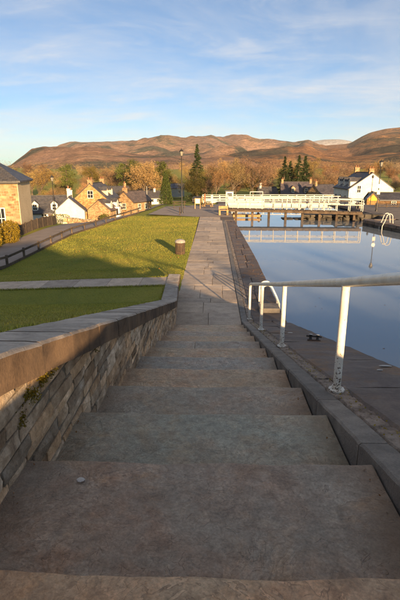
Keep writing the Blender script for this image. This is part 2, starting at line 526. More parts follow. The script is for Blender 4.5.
def water_mat():
    t = NT('canal_water')
    v = t.coord('World', (1.0, 0.45, 1.0))
    h = t.math('ADD', t.noise(v, 1.1, 3, 0.5), t.math('MULTIPLY', t.noise(v, 5.0, 3, 0.5), 0.25))
    t.bump(h, 0.10, 0.02)
    m = t.done((0.19, 0.215, 0.235), 0.03, 0.5)
    t.b.inputs['IOR'].default_value = 1.85
    return m


MAT['water'] = water_mat()


def hill_mat(name, pal, forest, fl, fh, scale=1.0):
    t = NT(name)
    v = t.coord('World', (0.001 * scale, 0.001 * scale, 0.002 * scale))
    a = t.noise(v, 3.5, 10, 0.66, 0.5)
    b = t.noise(v, 14, 9, 0.7, 0.3)
    c = t.ramp(a, [(0.3, pal[0]), (0.45, pal[1]), (0.58, pal[2]), (0.72, pal[3])])
    c = t.mix(t.ramp(b, [(0.45, 0.0), (0.7, 0.75)]), c, pal[1])
    fo = t.noise(v, 4.2, 10, 0.62, 0.8)
    c = t.mix(t.ramp(fo, [(fl, 0.0), (fh, 1.0)]), c, forest)
    c = t.mix(1.0, c, t.ramp(t.noise(v, 26, 9, 0.8, 0.4), [(0.32, 0.40), (0.5, 1.0), (0.68, 1.6)]), 'MULTIPLY')
    c = t.mix(1.0, c, t.ramp(t.noise(v, 110, 7, 0.8), [(0.3, 0.55), (0.7, 1.45)]), 'MULTIPLY')
    t.bump(t.math('ADD', b, t.math('MULTIPLY', t.noise(v, 45, 7, 0.72), 0.6)), 1.0, 90.0)
    return t.done(c, 0.95, 0.05)


MAT['hill'] = hill_mat('heather_hill', [(0.253, 0.176, 0.167), (0.430, 0.260, 0.190), (0.594, 0.343, 0.213), (0.683, 0.470, 0.314)], (0.133, 0.135, 0.100), 0.51, 0.58)
MAT['hill_right'] = hill_mat('bracken_hill', [(0.218, 0.136, 0.109), (0.462, 0.234, 0.118), (0.626, 0.316, 0.149), (0.680, 0.422, 0.218)], (0.136, 0.113, 0.080), 0.50, 0.57, 1.3)
MAT['snow'] = hill_mat('snow_peak', [(0.35, 0.34, 0.37), (0.5, 0.48, 0.5), (0.6, 0.58, 0.58), (0.65, 0.65, 0.65)], (0.3, 0.26, 0.25), 0.60, 0.7)


# ------------------------------------------------------------------ mesh helpers
class MB:
    def __init__(s):
        s.v = []; s.f = []

    def add(s, vs, fs):
        o = len(s.v)
        s.v += [tuple(p) for p in vs]
        s.f += [tuple(i + o for i in q) for q in fs]
        return s

    def box(s, x0, x1, y0, y1, z0, z1):
        return s.add([(x0, y0, z0), (x1, y0, z0), (x1, y1, z0), (x0, y1, z0), (x0, y0, z1), (x1, y0, z1), (x1, y1, z1), (x0, y1, z1)],
                     [(0, 3, 2, 1), (4, 5, 6, 7), (0, 1, 5, 4), (1, 2, 6, 5), (2, 3, 7, 6), (3, 0, 4, 7)])

    def beam(s, a, b, wx, wz):
        """square bar from a to b"""
        a = Vector(a); b = Vector(b)
        d = (b - a).normalized()
        up = Vector((0, 0, 1)) if abs(d.z) < 0.9 else Vector((0, 1, 0))
        sx = d.cross(up).normalized() * wx / 2
        sz = sx.cross(d).normalized() * wz / 2
        vs = []
        for p in (a, b):
            vs += [p - sx - sz, p + sx - sz, p + sx + sz, p - sx + sz]
        return s.add(vs, [(0, 1, 2, 3)[::-1], (4, 5, 6, 7), (0, 1, 5, 4), (1, 2, 6, 5), (2, 3, 7, 6), (3, 0, 4, 7)])

    def tube(s, pts, r, n=10, caps=True):
        pts = [Vector(p) for p in pts]
        rr = r if isinstance(r, (list, tuple)) else [r] * len(pts)
        rings = []
        ref = None
        for i, p in enumerate(pts):
            if i == 0: d = pts[1] - pts[0]
            elif i == len(pts) - 1: d = pts[-1] - pts[-2]
            else: d = (pts[i + 1] - pts[i]).normalized() + (pts[i] - pts[i - 1]).normalized()
            d.normalize()
            if ref is None:
                ref = Vector((1, 0, 0)) if abs(d.x) < 0.9 else Vector((0, 1, 0))
            u = d.cross(ref).normalized(); ref = u.cross(d).normalized()
            rings.append([p + (u * math.cos(2 * math.pi * k / n) + ref * math.sin(2 * math.pi * k / n)) * rr[i] for k in range(n)])
        o = []
        for q in rings: o += q
        fs = []
        for i in range(len(pts) - 1):
            for k in range(n):
                fs.append((i * n + k, i * n + (k + 1) % n, (i + 1) * n + (k + 1) % n, (i + 1) * n + k))
        if caps:
            fs.append(tuple(range(n))[::-1]); fs.append(tuple((len(pts) - 1) * n + k for k in range(n)))
        return s.add(o, fs)

    def lathe(s, prof, c=(0, 0, 0), n=16):
        """profile of (radius, z) turned about the vertical through c"""
        o = []; fs = []
        for r, z in prof:
            for k in range(n):
                a = 2 * math.pi * k / n
                o.append((c[0] + r * math.cos(a), c[1] + r * math.sin(a), c[2] + z))
        for i in range(len(prof) - 1):
            for k in range(n):
                fs.append((i * n + k, i * n + (k + 1) % n, (i + 1) * n + (k + 1) % n, (i + 1) * n + k))
        fs.append(tuple(range(n))[::-1]); fs.append(tuple((len(prof) - 1) * n + k for k in range(n)))
        return s.add(o, fs)

    def mesh(s, name, m=None, smooth=False, uv=False):
        me = bpy.data.meshes.new(name)
        me.from_pydata(s.v, [], s.f)
        if m: me.materials.append(MAT[m] if isinstance(m, str) else m)
        bm = bmesh.new(); bm.from_mesh(me)
        bmesh.ops.recalc_face_normals(bm, faces=bm.faces)
        if uv:
            ul = bm.loops.layers.uv.new('UVMap')
            for f in bm.faces:
                nrm = f.normal
                hx = Vector((-nrm.y, nrm.x, 0))
                hx = hx.normalized() if hx.length > 1e-3 else Vector((1, 0, 0))
                hy = nrm.cross(hx)
                for lp in f.loops:
                    lp[ul].uv = (lp.vert.co.dot(hx), lp.vert.co.dot(hy))
        bm.to_mesh(me); bm.free()
        if smooth:
            me.polygons.foreach_set('use_smooth', [True] * len(me.polygons))
            me.set_sharp_from_angle(angle=R(40))
        return me

    def build(s, name, m, parent=None, smooth=False, uv=False, loc=None, rot=None):
        return obj(name, s.mesh(name, m, smooth, uv), parent, loc, rot)


def obj(name, me, parent=None, loc=None, rot=None, color=None):
    o = bpy.data.objects.new(name, me)
    COL.objects.link(o)
    if parent: o.parent = parent
    if loc is not None: o.location = loc
    if rot is not None: o.rotation_euler = rot
    if color is not None: o.color = (*color, 1)
    return o


def tag(o, label=None, cat=None, group=None, kind=None):
    if label: o['label'] = label
    if cat: o['category'] = cat
    if group: o['group'] = group
    if kind: o['kind'] = kind
    return o


def thing(name, label, cat, loc=(0, 0, 0), rz=0, group=None, kind=None):
    return tag(obj(name, None, None, loc, (0, 0, rz)), label, cat, group, kind)


def copy_tree(o, parent=None):
    c = o.copy()
    COL.objects.link(c)
    c.parent = parent
    for ch in list(o.children):
        copy_tree(ch, c)
    return c


def quad_mesh(name, V, m):
    """V: N x k x 3 array, one face each"""
    n, k = V.shape[:2]
    me = bpy.data.meshes.new(name)
    me.vertices.add(n * k)
    me.vertices.foreach_set('co', V.reshape(-1).astype(np.float32))
    me.loops.add(n * k)
    me.loops.foreach_set('vertex_index', np.arange(n * k, dtype=np.int32))
    me.polygons.add(n)
    me.polygons.foreach_set('loop_start', np.arange(0, n * k, k, dtype=np.int32))
    me.update(calc_edges=True)
    if m: me.materials.append(MAT[m] if isinstance(m, str) else m)
    return me


def leaf_quads(cent, size, rng, aspect=1.0, droop=0.0):
    n = len(cent)
    d = rng.normal(size=(n, 3)); d /= np.linalg.norm(d, axis=1, keepdims=True)
    e = rng.normal(size=(n, 3)); e -= d * (e * d).sum(1, keepdims=True); e /= np.linalg.norm(e, axis=1, keepdims=True)
    d[:, 2] -= droop
    sz = (size * rng.uniform(0.6, 1.4, n))[:, None]
    a = d * sz * 0.5; b = e * sz * 0.5 * aspect
    return np.stack([cent - a, cent + b * 0.9 + a * 0.1, cent + a, cent - b * 0.9 - a * 0.1], 1)


def jitter_block(name, lx, ly, lz, m, seed, bevel=0.012, amp=0.012, cuts=1):
    """quarried block centred on its base, worn corners, uneven faces"""
    bm = bmesh.new()
    bmesh.ops.create_cube(bm, size=1)
    for v in bm.verts:
        v.co.x *= lx; v.co.y *= ly; v.co.z = (v.co.z + 0.5) * lz
    if cuts:
        bmesh.ops.subdivide_edges(bm, edges=bm.edges[:], cuts=cuts, use_grid_fill=True)
    for v in bm.verts:
        q = mnoise.noise_vector(Vector((v.co.x * 2.1 + seed * 7.3, v.co.y * 2.1 - seed * 3.1, v.co.z * 2.1 + seed)))
        v.co += q * amp
    edges = [e for e in bm.edges if len(e.link_faces) == 2 and e.calc_face_angle(0) > 0.9]
    bmesh.ops.bevel(bm, geom=edges, offset=bevel, segments=1, affect='EDGES')
    me = bpy.data.meshes.new(name)
    bm.to_mesh(me); bm.free()
    me.materials.append(MAT[m])
    return me


def sstep(a, b, x):
    t = min(1, max(0, (x - a) / (b - a)))
    return t * t * (3 - 2 * t)


# ------------------------------------------------------------------ lie of the land
RUN, RISE, Y0 = 1.0213, 0.272, 2.318     # tread depth, riser, far edge of step 0
W2 = 0.94                                 # half width of the stairs


def nose(y):
    """height of the line through the step edges"""
    return max(0.0, min(3.808 + 0.272, (11 - (y - Y0) / RUN) * RISE))


def cope_z(y):
    return max(0.70, nose(y) + 0.70)


def quay_edge(y):
    return 2.45 if y < 24 else 2.45 - 0.30 * (y - 24) / 17.0


def quay_z(y):
    return max(0.0, nose(y) + 0.05) if y < 13 else 0.05 * max(0.0, (16 - y) / 3.0)


def lawn_edge_x(y):
    """edge of the lawn along the road"""
    return -10.35 + 0.16 * max(0, y - 34)


def right_z(y):
    return -0.12 - 3.4 * sstep(52, 110, y) - 1.2 * sstep(110, 150, y)


def left_drop(y):
    return -4.9 * sstep(36, 88, y) - 0.6 * sstep(88, 150, y)


def ground_z(x, y):
    r = math.hypot(x, y)
    far = 6.0 * sstep(230, 650, r) + 0.006 * max(0, min(r, 1400) - 650)
    if 1.4 < x <= 2.5 and y < 78:
        return -5.0
    if x > 2.5:
        if 2.6 <= x <= 19 and y < 78:
            return -5.0
        return (3.7 * sstep(12, -2, y) if y < 12 else 0) + right_z(y) + far
    e = lawn_edge_x(min(y, 56))
    k = sstep(e + 0.6, e - 5.5, x)
    if y > 56:
        k = max(k, sstep(58, 92, y) * (1 - 0.25 * sstep(-8, 2.5, x)))
    decl = left_drop(y) * k
    if y < 16.8:
        base = cope_z(y) - 0.05
    else:
        base = 0.65 * (1 - sstep(16.8, 22.5, y))
    side = 0.035 * max(0, -x - 1.4)
    side = min(side, 0.55)
    z = base - side + decl
    if x > -1.42 and y <= 17:
        z = nose(y + 1.2) - 0.9
    elif x > -1.1 and y < 62:
        z = -0.25
    elif y > 17 and y < 62:
        z = z * sstep(-1.15, -3.2, x)
    return z + far + 0.05 * mnoise.noise(Vector((x * 0.25, y * 0.25, 3))) * sstep(-2, -4, x)


def make_ground():
    xs = sorted(set([round(v, 3) for v in list(np.arange(-30, -4, 0.75)) + list(np.arange(-4, 2.3, 0.25)) + [-1.43, -1.41, -1.12, -1.08, 2.5, 2.6, 6, 10, 14, 19, 19.2] + list(np.arange(20, 41, 1.0))]
                     + [s * v for v in (48, 58, 72, 90, 115, 150, 200, 270, 360, 480, 640, 900, 1300, 2000, 3200, 5000, 7500) for s in (-1, 1)]))
    ys = sorted(set([round(v, 3) for v in list(np.arange(-12, 30, 0.4)) + list(np.arange(30, 76, 0.7)) + [16.78, 16.82, 77.9, 78.1] + list(np.arange(80, 130, 3.0))]
                    + [-7500, -4000, -2000, -900, -400, -200, -100, -60, -40, -25, -18, 140, 155, 175, 200, 230, 270, 320, 390, 480, 640, 900, 1300, 2000, 3200, 5000, 7500]))
    V = [(x, y, ground_z(x, y)) for y in ys for x in xs]
    nx = len(xs)
    F = [(j * nx + i, j * nx + i + 1, (j + 1) * nx + i + 1, (j + 1) * nx + i) for j in range(len(ys) - 1) for i in range(nx - 1)]
    me = bpy.data.meshes.new('ground')
    me.from_pydata(V, [], F)
    me.materials.append(MAT['turf'])
    me.polygons.foreach_set('use_smooth', [True] * len(me.polygons))
    me.set_sharp_from_angle(angle=R(50))
    return tag(obj('ground', me), 'green grassy ground sloping beside the steps and out to the hills', 'ground', kind='structure')


make_ground()


def strip(name, pts_l, pts_r, dz, m, label, cat, sub=6):
    """sheet laid on the land between two rows of points"""
    V = []; F = []
    n = len(pts_l)
    for (a, b) in zip(pts_l, pts_r):
        for k in range(sub + 1):
            t = k / sub
            x = a[0] + (b[0] - a[0]) * t; y = a[1] + (b[1] - a[1]) * t
            V.append((x, y, ground_z(x, y) + dz))
    for i in range(n - 1):
        for k in range(sub):
            F.append((i * (sub + 1) + k, i * (sub + 1) + k + 1, (i + 1) * (sub + 1) + k + 1, (i + 1) * (sub + 1) + k))
    me = bpy.data.meshes.new(name)
    me.from_pydata(V, [], F)
    me.materials.append(MAT[m])
    return tag(obj(name, me), label, cat, kind='structure')


ry = list(np.arange(-12, 90, 0.7))
strip('road', [(min(lawn_edge_x(y) - 2.5, -13.85 - 0.02 * (y - 33)), y) for y in ry], [(lawn_edge_x(y) - 0.12, y) for y in ry], 0.06, 'tarmac', 'grey road running past the houses on the left', 'road', 8)

# canal water and its bed lie in the cut
WZ = -0.5
wm = MB(); wm.add([(2.0, -40, WZ), (22, -40, WZ), (22, 78.2, WZ), (2.0, 78.2, WZ)], [(0, 1, 2, 3)])
tag(wm.build('canal_water', 'water'), 'still blue canal water reflecting the sky', 'water', kind='structure')


# ------------------------------------------------------------------ hills
def hills(name, table, r0, rp, r1, m, amp, label, seed, naz=420, nr=56, floor=0.0):
    az = np.array([t[0] for t in table]); el = np.array([t[1] for t in table])
    A = np.linspace(az[0], az[-1], naz)
    E = np.interp(A, az, el)
    ker = np.exp(-np.linspace(-2, 2, 5) ** 2 / 2); ker /= ker.sum()
    E = np.convolve(np.pad(E, 2, mode='edge'), ker, 'valid')
    V = []
    for j in range(nr):
        t = j / (nr - 1)
        r = r0 + (r1 - r0) * t
        for i in range(naz):
            a = R(A[i])
            H = CAM.z + E[i] * rp
            x = r * math.sin(a); y = r * math.cos(a)
            p = (r - r0) / (rp - r0)
            if p <= 1:
                g = p ** 1.15 * (1.0 - 0.12 * math.sin(p * math.pi))
            else:
                g = 1 - 0.8 * sstep(1, (r1 - r0) / (rp - r0), p)
            nz = mnoise.fractal(Vector((x / 420 + seed, y / 420, seed)), 1.0, 2.1, 6)
            ridge = mnoise.ridged_multi_fractal(Vector((x / 900, y / 900, seed + 5)), 1.0, 2.0, 5, 1.0, 2.0) - 1.0
            e = math.sin(min(1, p) * math.pi) * 0.9 + 0.1
            z = floor + (H - floor) * g + (nz * 0.5 + ridge * 0.35) * amp * e * min(1, max(0.0, H - floor) / 60)
            V.append((x, y, z if j else -30))
    F = [(j * naz + i, j * naz + i + 1, (j + 1) * naz + i + 1, (j + 1) * naz + i) for j in range(nr - 1) for i in range(naz - 1)]
    me = bpy.data.meshes.new(name)
    me.from_pydata(V, [], F)
    me.materials.append(MAT[m])
    me.polygons.foreach_set('use_smooth', [True] * len(me.polygons))
    return tag(obj(name, me), label, 'hill', kind='structure')


T_MAIN = [(-62, -0.004), (-41.35, 0.004), (-29.94, 0.002), (-25.15, -0.004), (-23.05, 0.0005), (-21.74, 0.0096), (-18.66, 0.0287), (-15.86, 0.0452), (-11.93, 0.0469), (-10.21, 0.0461), (-6.14, 0.0514), (-2.63, 0.0476), (-1.45, 0.0477), (0.31, 0.0535), (2.66, 0.0485), (4.42, 0.0416), (7.33, 0.0375), (10.18, 0.039), (13.55, 0.0347), (20.98, 0.0296), (38.09, 0.0247), (62, 0.02)]
T_RIGHT = [(-5, -0.004), (-3.84, 0.0003), (2.11, 0.0122), (6.78, 0.0258), (9.62, 0.0372), (10.6, 0.0495), (11.5, 0.0474), (12.97, 0.0424), (15.68, 0.0455), (16.89, 0.0581), (17.69, 0.0642), (19.21, 0.069), (20.71, 0.0709), (24.54, 0.0774), (31.66, 0.0625), (40.79, 0.0337), (62, 0.02)]
T_SNOW = [(7, 0.03), (9.05, 0.0392), (11.5, 0.0493), (12.92, 0.0527), (14.57, 0.0523), (15.66, 0.0493), (17.31, 0.0377), (20, 0.03)]
hills('hill', T_MAIN, 650, 3300, 4300, 'hill', 130, 'long brown heather ridge behind the village on the left', 2.0)
hills('hill', T_RIGHT, 600, 2100, 3000, 'hill_right', 95, 'orange bracken hill rising behind the white house on the right', 9.0)
hills('mountain', T_SNOW, 4900, 6100, 6900, 'snow', 60, 'distant snowy mountain top peeping over the orange hill', 4.0, 60, 12)

# ------------------------------------------------------------------ staircase
stairs = thing('stone_staircase', 'broad worn stone steps leading down towards the canal path', 'stairs', (0, 0, 0))
TINT = {-4: (1.0, .95, .9), -3: (1.0, .95, .9), -2: (1.1, .95, .82), -1: (1.20, .98, .80), 0: (.82, .78, .78), 1: (.83, .91, .92), 2: (.88, .86, .85), 3: (1.12, .99, .86), 4: (.91, .96, 1.04),
        5: (1.16, 1.04, .92), 6: (1.0, 1.04, 1.1), 7: (1.24, 1.12, .98), 8: (1.12, 1.12, 1.14), 9: (1.3, 1.18, 1.04), 10: (1.28, 1.2, 1.1)}


def step_mesh(n, x0, x1, seed):
    """one stone step: fine grid top, rounded worn nosing, rough riser"""
    nx = max(6, int((x1 - x0) / 0.06)); prof = []
    ya = Y0 + (n - 1) * RUN - 0.05; yb = Y0 + n * RUN; zt = (11 - n) * RISE
    if n == -4:
        ya = -4.5
    ny = 18
    for j in range(ny):
        prof.append((ya + (yb - 0.035 - ya) * j / (ny - 1), zt))
    prof += [(yb - 0.016, zt - 0.004), (yb - 0.004, zt - 0.016), (yb, zt - 0.036), (yb - 0.006, zt - 0.16), (yb - 0.01, zt - RISE - 0.06), (ya, zt - RISE - 0.06)]
    V = []; F = []
    m = len(prof)
    for i in range(nx + 1):
        x = x0 + (x1 - x0) * i / nx
        for k, (y, z) in enumerate(prof):
            wear = 0.010 * math.exp(-((x + 0.05) / 0.45) ** 2) * sstep(yb - 0.6, yb, y)
            q = mnoise.noise(Vector((x * 2.3 + n * 5.1, y * 2.3, seed))) * 0.006 + mnoise.noise(Vector((x * 9, y * 9, seed + 3))) * 0.003
            e = mnoise.noise(Vector((x * 3.1, n * 9.7, seed))) * 0.014 + mnoise.noise(Vector((x * 14, n * 3.3, seed))) * 0.006
            yy = y + (e if y > yb - 0.05 else 0)
            V.append((x, yy, z + (q - wear if k < m - 1 else 0)))
    for i in range(nx):
        for k in range(m):
            k2 = (k + 1) % m
            F.append((i * m + k, i * m + k2, (i + 1) * m + k2, (i + 1) * m + k))
    F.append(tuple(range(m))[::-1]); F.append(tuple(nx * m + k for k in range(m)))
    b = MB(); b.add(V, F)
    return b.mesh('step', 'step', smooth=True)


for n in range(-4, 11):
    cuts = {-4: [-0.3], 6: [-0.2], 9: [0.3]}.get(n, [])
    xs = [-1.02] + cuts + [W2 + 0.095]
    for k in range(len(xs) - 1):
        tcol = TINT[n]
        f = 1.0 if k == 0 else 0.93
        obj('step', step_mesh(n, xs[k] + (0.004 if k else 0), xs[k + 1] - (0.004 if k < len(xs) - 2 else 0), n * 1.7 + k), stairs, color=tuple(c * f for c in tcol))

# flecks on the steps
for (x, y, z, s, lab) in [(-0.60, 2.12, 11 * RISE, 0.020, 'small white fleck lying near the left end of a near step'), (-0.79, 2.52, 10 * RISE, 0.012, 'tiny white fleck beside the wall on the second near step')]:
    b = MB(); rnd = random.Random(int(x * 100))
    b.lathe([(s * 0.4, -0.003), (s, 0.0), (s * 0.95, 0.004), (s * 0.3, 0.007)], (0, 0, 0), 9)
    b.v = [(v[0] * (1 + 0.3 * rnd.random()), v[1] * (0.75 + 0.3 * rnd.random()), v[2]) for v in b.v]
    tag(b.build('pebble', 'chalk', loc=(x, y, z + 0.008)), lab, 'pebble')

# ------------------------------------------------------------------ retaining wall on the left
wall = thing('retaining_wall', 'rubble retaining wall with sloping stone coping left of the steps', 'wall')
core = MB()
cy = list(np.arange(-3.0, 13.6, 0.4)) + [13.6, 17.0]
prof = []
V = []; F = []
for y in cy:
    zt = cope_z(y) - 0.16; zb = nose(y + 1.2) - 1.0
    sh = -0.17 * sstep(12, 17, y)
    V += [(-0.966 + sh, y, zb), (-0.966 + sh, y, zt), (-1.36 + sh, y, zt), (-1.36 + sh, y, zb)]
for i in range(len(cy) - 1):
    for k in range(4):
        F.append((i * 4 + k, i * 4 + (k + 1) % 4, (i + 1) * 4 + (k + 1) % 4, (i + 1) * 4 + k))
F += [(0, 1, 2, 3), tuple(len(V) - 4 + k for k in range(4))]
core.add(V, F).build('mortar_core', 'mortar', wall)

def rubble(seed):
    """split-faced rubble stone, unit size in y and z, proud in the middle of its face (+x)"""
    rnd = random.Random(seed)
    bm = bmesh.new()
    bmesh.ops.create_cube(bm, size=1)
    bmesh.ops.subdivide_edges(bm, edges=bm.edges[:], cuts=1, use_grid_fill=True)
    for v in bm.verts:
        edge = max(abs(v.co.y), abs(v.co.z))
        v.co.x = v.co.x * 0.16
        v.co.z += 0.5
        if v.co.x > 0.07:
            v.co.x += (0.006 if edge < 0.3 else 0.0) + rnd.uniform(-0.006, 0.006)
        v.co.y += rnd.uniform(-0.022, 0.022); v.co.z += rnd.uniform(-0.05, 0.05)
    for v in bm.verts:      # knock the corners off
        if abs(v.co.y) > 0.42 and abs(v.co.z - 0.5) > 0.40:
            v.co.y *= 0.99; v.co.z = 0.5 + (v.co.z - 0.5) * 0.97; v.co.x -= 0.003
    bmesh.ops.bevel(bm, geom=[e for e in bm.edges if len(e.link_faces) == 2 and e.calc_face_angle(0) > 1.0], offset=0.006, segments=1, affect='EDGES')
    me = bpy.data.meshes.new('stone')
    bm.to_mesh(me); bm.free()
    me.materials.append(MAT['wallstone'])
    return me


stone_vars = [rubble(20 + k) for k in range(12)]
rs = random.Random(5)
zc_ = -0.15
course = 0
while zc_ < 4.2:
    h = rs.uniform(0.07, 0.125)
    y = -2.4 + rs.uniform(0, 0.4)
    while y < 16.95:
        L = rs.uniform(0.2, 0.62)
        y1 = min(y + L, 16.97)
        zt = min(zc_ + h, cope_z(y1) - 0.06)
        treadz = (11 - math.ceil((y1 - Y0) / RUN)) * RISE if y1 < 12.5 else 0.0
        if zc_ < cope_z(y) - 0.19 and zt - zc_ > 0.035 and zt > treadz - 0.02 and y1 - y > 0.08:
            # vary height inside the course
            dz = rs.uniform(-0.014, 0.014)
            sh = -0.17 * sstep(12, 17, (y + y1) / 2)
            o = obj('stone', stone_vars[rs.randrange(12)], wall, (-1.035 + sh + rs.uniform(-0.007, 0.007), (y + y1) / 2, zc_ + dz), (rs.uniform(-.03, .01), 0, rs.uniform(-.012, .012)))
            o.scale = (1.0, (y1 - y - 0.016), (zt - zc_ - 0.012))
            warm = rs.random()
            o.color = (1.02 + 0.16 * warm, 1.0 - 0.03 * warm, 0.98 - 0.22 * warm, 1)
        y = y1
    zc_ += h
    course += 1


def cope_mesh(ya, yb, seed):
    m = 10
    V = []; F = []
    for i in range(m + 1):
        y = ya + (yb - ya) * i / m
        sh = -0.17 * sstep(12, 17, y)
        zt = cope_z(y); zb = zt - 0.205
        xi = -0.905 + sh; xo = -1.42 + sh * 0.6
        q = lambda a, b: mnoise.noise(Vector((a * 1.7 + seed, y * 2.6, b))) * 0.008 + mnoise.noise(Vector((a * 5 + seed, y * 11, b))) * 0.004
        pr = [(xi, zb), (xi, zt - 0.02), (xi - 0.02, zt)] + [(xi - 0.02 + (xo - xi + 0.04) * k / 6, zt + 0.006) for k in range(1, 7)] + [(xo, zt - 0.02), (xo, zb)]
        for k, (x, z) in enumerate(pr):
            V.append((x + q(x, z), y, z + q(z, x)))
    p = len(pr)
    for i in range(m):
        for k in range(p):
            F.append((i * p + k, i * p + (k + 1) % p, (i + 1) * p + (k + 1) % p, (i + 1) * p + k))
    F += [tuple(range(p)), tuple(m * p + k for k in range(p))]
    return MB().add(V, F).mesh('coping_stone', 'coping', smooth=True)


y = -2.6
k = 0
rs = random.Random(9)
while y < 17.0:
    L = rs.uniform(0.55, 0.95)
    y1 = min(17.05, y + L)
    if 17.05 - y1 < 0.3: y1 = 17.05
    obj('coping_stone', cope_mesh(y + 0.002, y1 - 0.002, k * 3.7), wall)
    y = y1; k += 1

# moss cushions under the coping
for i, (y, dz, s, cnt) in enumerate([(2.62, -0.24, 0.034, 220), (2.45, -0.33, 0.03, 180), (2.36, -0.30, 0.022, 110), (2.78, -0.22, 0.03, 120), (2.25, -0.42, 0.03, 90), (3.9, -0.23, 0.025, 80)]):
    rg = np.random.default_rng(100 + i)
    c = rg.normal(size=(cnt, 3)) * np.array([s * 0.45, s, s * 0.8])
    tag(obj('moss', quad_mesh('moss', leaf_quads(np.repeat(c, 3, 0) + rg.normal(size=(cnt * 3, 3)) * 0.006, 0.011, rg), 'moss'), wall, (-0.955, y, cope_z(y) + dz)), kind='stuff')

# ------------------------------------------------------------------ kerb and quay on the right
kerb = thing('stone_kerb', 'dark stone kerb running down the right edge of the steps', 'kerb')


def sloped_slab(x0f, x1f, ya, yb, zf, th, seed, m, bev=0.015, nx=4, ny=8, amp=0.006, name='slab'):
    V = []; F = []
    for i in range(ny + 1):
        y = ya + (yb - ya) * i / ny
        x0 = x0f(y); x1 = x1f(y); z = zf(y)
        pr = [(x0, z - th), (x0, z - bev), (x0 + bev, z)] + [(x0 + bev + (x1 - x0 - 2 * bev) * k / nx, z) for k in range(1, nx + 1)] + [(x1, z - bev), (x1, z - th)]
        for (x, zz_) in pr:
            q = mnoise.noise(Vector((x * 2.3 + seed, y * 2.3, seed * 1.3))) * amp + mnoise.noise(Vector((x * 8, y * 8, seed))) * amp * 0.5
            ex = mnoise.noise(Vector((y * 5.0, seed, x))) * amp * 1.5
            edge = 0.006 if i in (0, ny) else 0
            V.append((x + ex, y, zz_ + q - edge))
    p = len(pr)
    for i in range(ny):
        for k in range(p):
            F.append((i * p + k, i * p + (k + 1) % p, (i + 1) * p + (k + 1) % p, (i + 1) * p + k))
    F += [tuple(range(p)), tuple(ny * p + k for k in range(p))]
    return MB().add(V, F).mesh(name, m, smooth=True)


rs = random.Random(21)
y = -2.6; k = 0
kerb_z = lambda y: (nose(y) + 0.035) if y < 13.55 else 0.035 * max(0.35, (15 - y) / 1.5)
while y < 41.5:
    L = rs.uniform(1.0, 1.6)
    y1 = min(41.6, y + L)
    if y < 13.5 < y1: y1 = 13.5
    obj('kerb_stone', sloped_slab(lambda q: 1.052, lambda q: 1.245, y + 0.004, y1 - 0.004, kerb_z, 0.55, k * 2.1, 'kerb', nx=6, ny=26, amp=0.005, name='kerb_stone'), kerb)
    y = y1; k += 1

quay = tag(obj('quay', None), 'dark brown stone quay between the steps and the canal', 'quay', kind='structure')
# rough mortar seam between kerb and slabs
st = MB()
V = []; F = []
ys = list(np.arange(-3, 14, 0.03)) + list(np.arange(14, 41.6, 0.12))
for y in ys:
    for x in (1.247, 1.265, 1.285, 1.305, 1.33, 1.355, 1.38, 1.40, 1.42):
        q = mnoise.fractal(Vector((x * 16, y * 16, 2)), 1.0, 2.0, 5) * 0.013 + mnoise.noise(Vector((x * 45, y * 45, 9))) * 0.012
        zz_ = (quay_z(y) * 0.5 + kerb_z(y) * 0.5) - 0.012
        V.append((x, y, zz_ + q - (0.03 if x in (1.247, 1.42) else 0)))
for i in range(len(ys) - 1):
    for kx in range(8):
        F.append((i * 9 + kx, i * 9 + kx + 1, (i + 1) * 9 + kx + 1, (i + 1) * 9 + kx))
st.add(V, F).build('mortar_seam', 'strip', quay, smooth=True)
rs = random.Random(33)
y = -3.0; k = 0
while y < 41.4:
    L = rs.uniform(1.3, 2.1) if y < 22 else rs.uniform(1.6, 2.6)
    y1 = min(41.5, y + L)
    if y < 13.6 < y1: y1 = 13.6
    if rs.random() < 0.45:
        c = rs.uniform(1.75, 2.05)
        spans = [(lambda q: 1.405, lambda q, c=c: c - 0.006), (lambda q, c=c: c + 0.006, quay_edge)]
    else:
        spans = [(lambda q: 1.405, quay_edge)]
    for (a, b_) in spans:
        obj('slab', sloped_slab(a, b_, y + 0.006, y1 - 0.006, quay_z, 0.40, k * 1.9, 'quay', bev=0.025, nx=6, ny=10, amp=0.012), quay)
        k += 1
    y = y1
# body of the lock wall under the slabs
V = []; F = []
ys = [-40, -12, -3] + list(np.arange(-2.5, 14.1, 0.5)) + [20, 24, 30, 41.5]
for y in ys:
    xe = quay_edge(y) - 0.05; z = quay_z(y) - 0.30
    V += [(0.98, y, -5), (0.98, y, z - 0.1), (xe, y, z), (xe, y, -5)]
for i in range(len(ys) - 1):
    for kx in range(4):
        F.append((i * 4 + kx, i * 4 + (kx + 1) % 4, (i + 1) * 4 + (kx + 1) % 4, (i + 1) * 4 + kx))
F += [(0, 1, 2, 3), tuple(len(V) - 4 + kx for kx in range(4))]
MB().add(V, F).build('lock_wall', 'lockwall', quay)

# ------------------------------------------------------------------ level paving
path = tag(obj('path', None), 'flagstone path running straight from the steps to the lock gate', 'path', kind='structure')
b = MB(); b.add([(-1.3, 12.2, -0.07), (1.06, 12.2, -0.07), (1.06, 58, -0.07), (-1.3, 58, -0.07)], [(0, 1, 2, 3)])
b.build('bedding', 'joint', path)


def path_left(y):
    return -1.03 - 0.13 * sstep(12.5, 17, y) + 0.12 * sstep(17, 40, y)


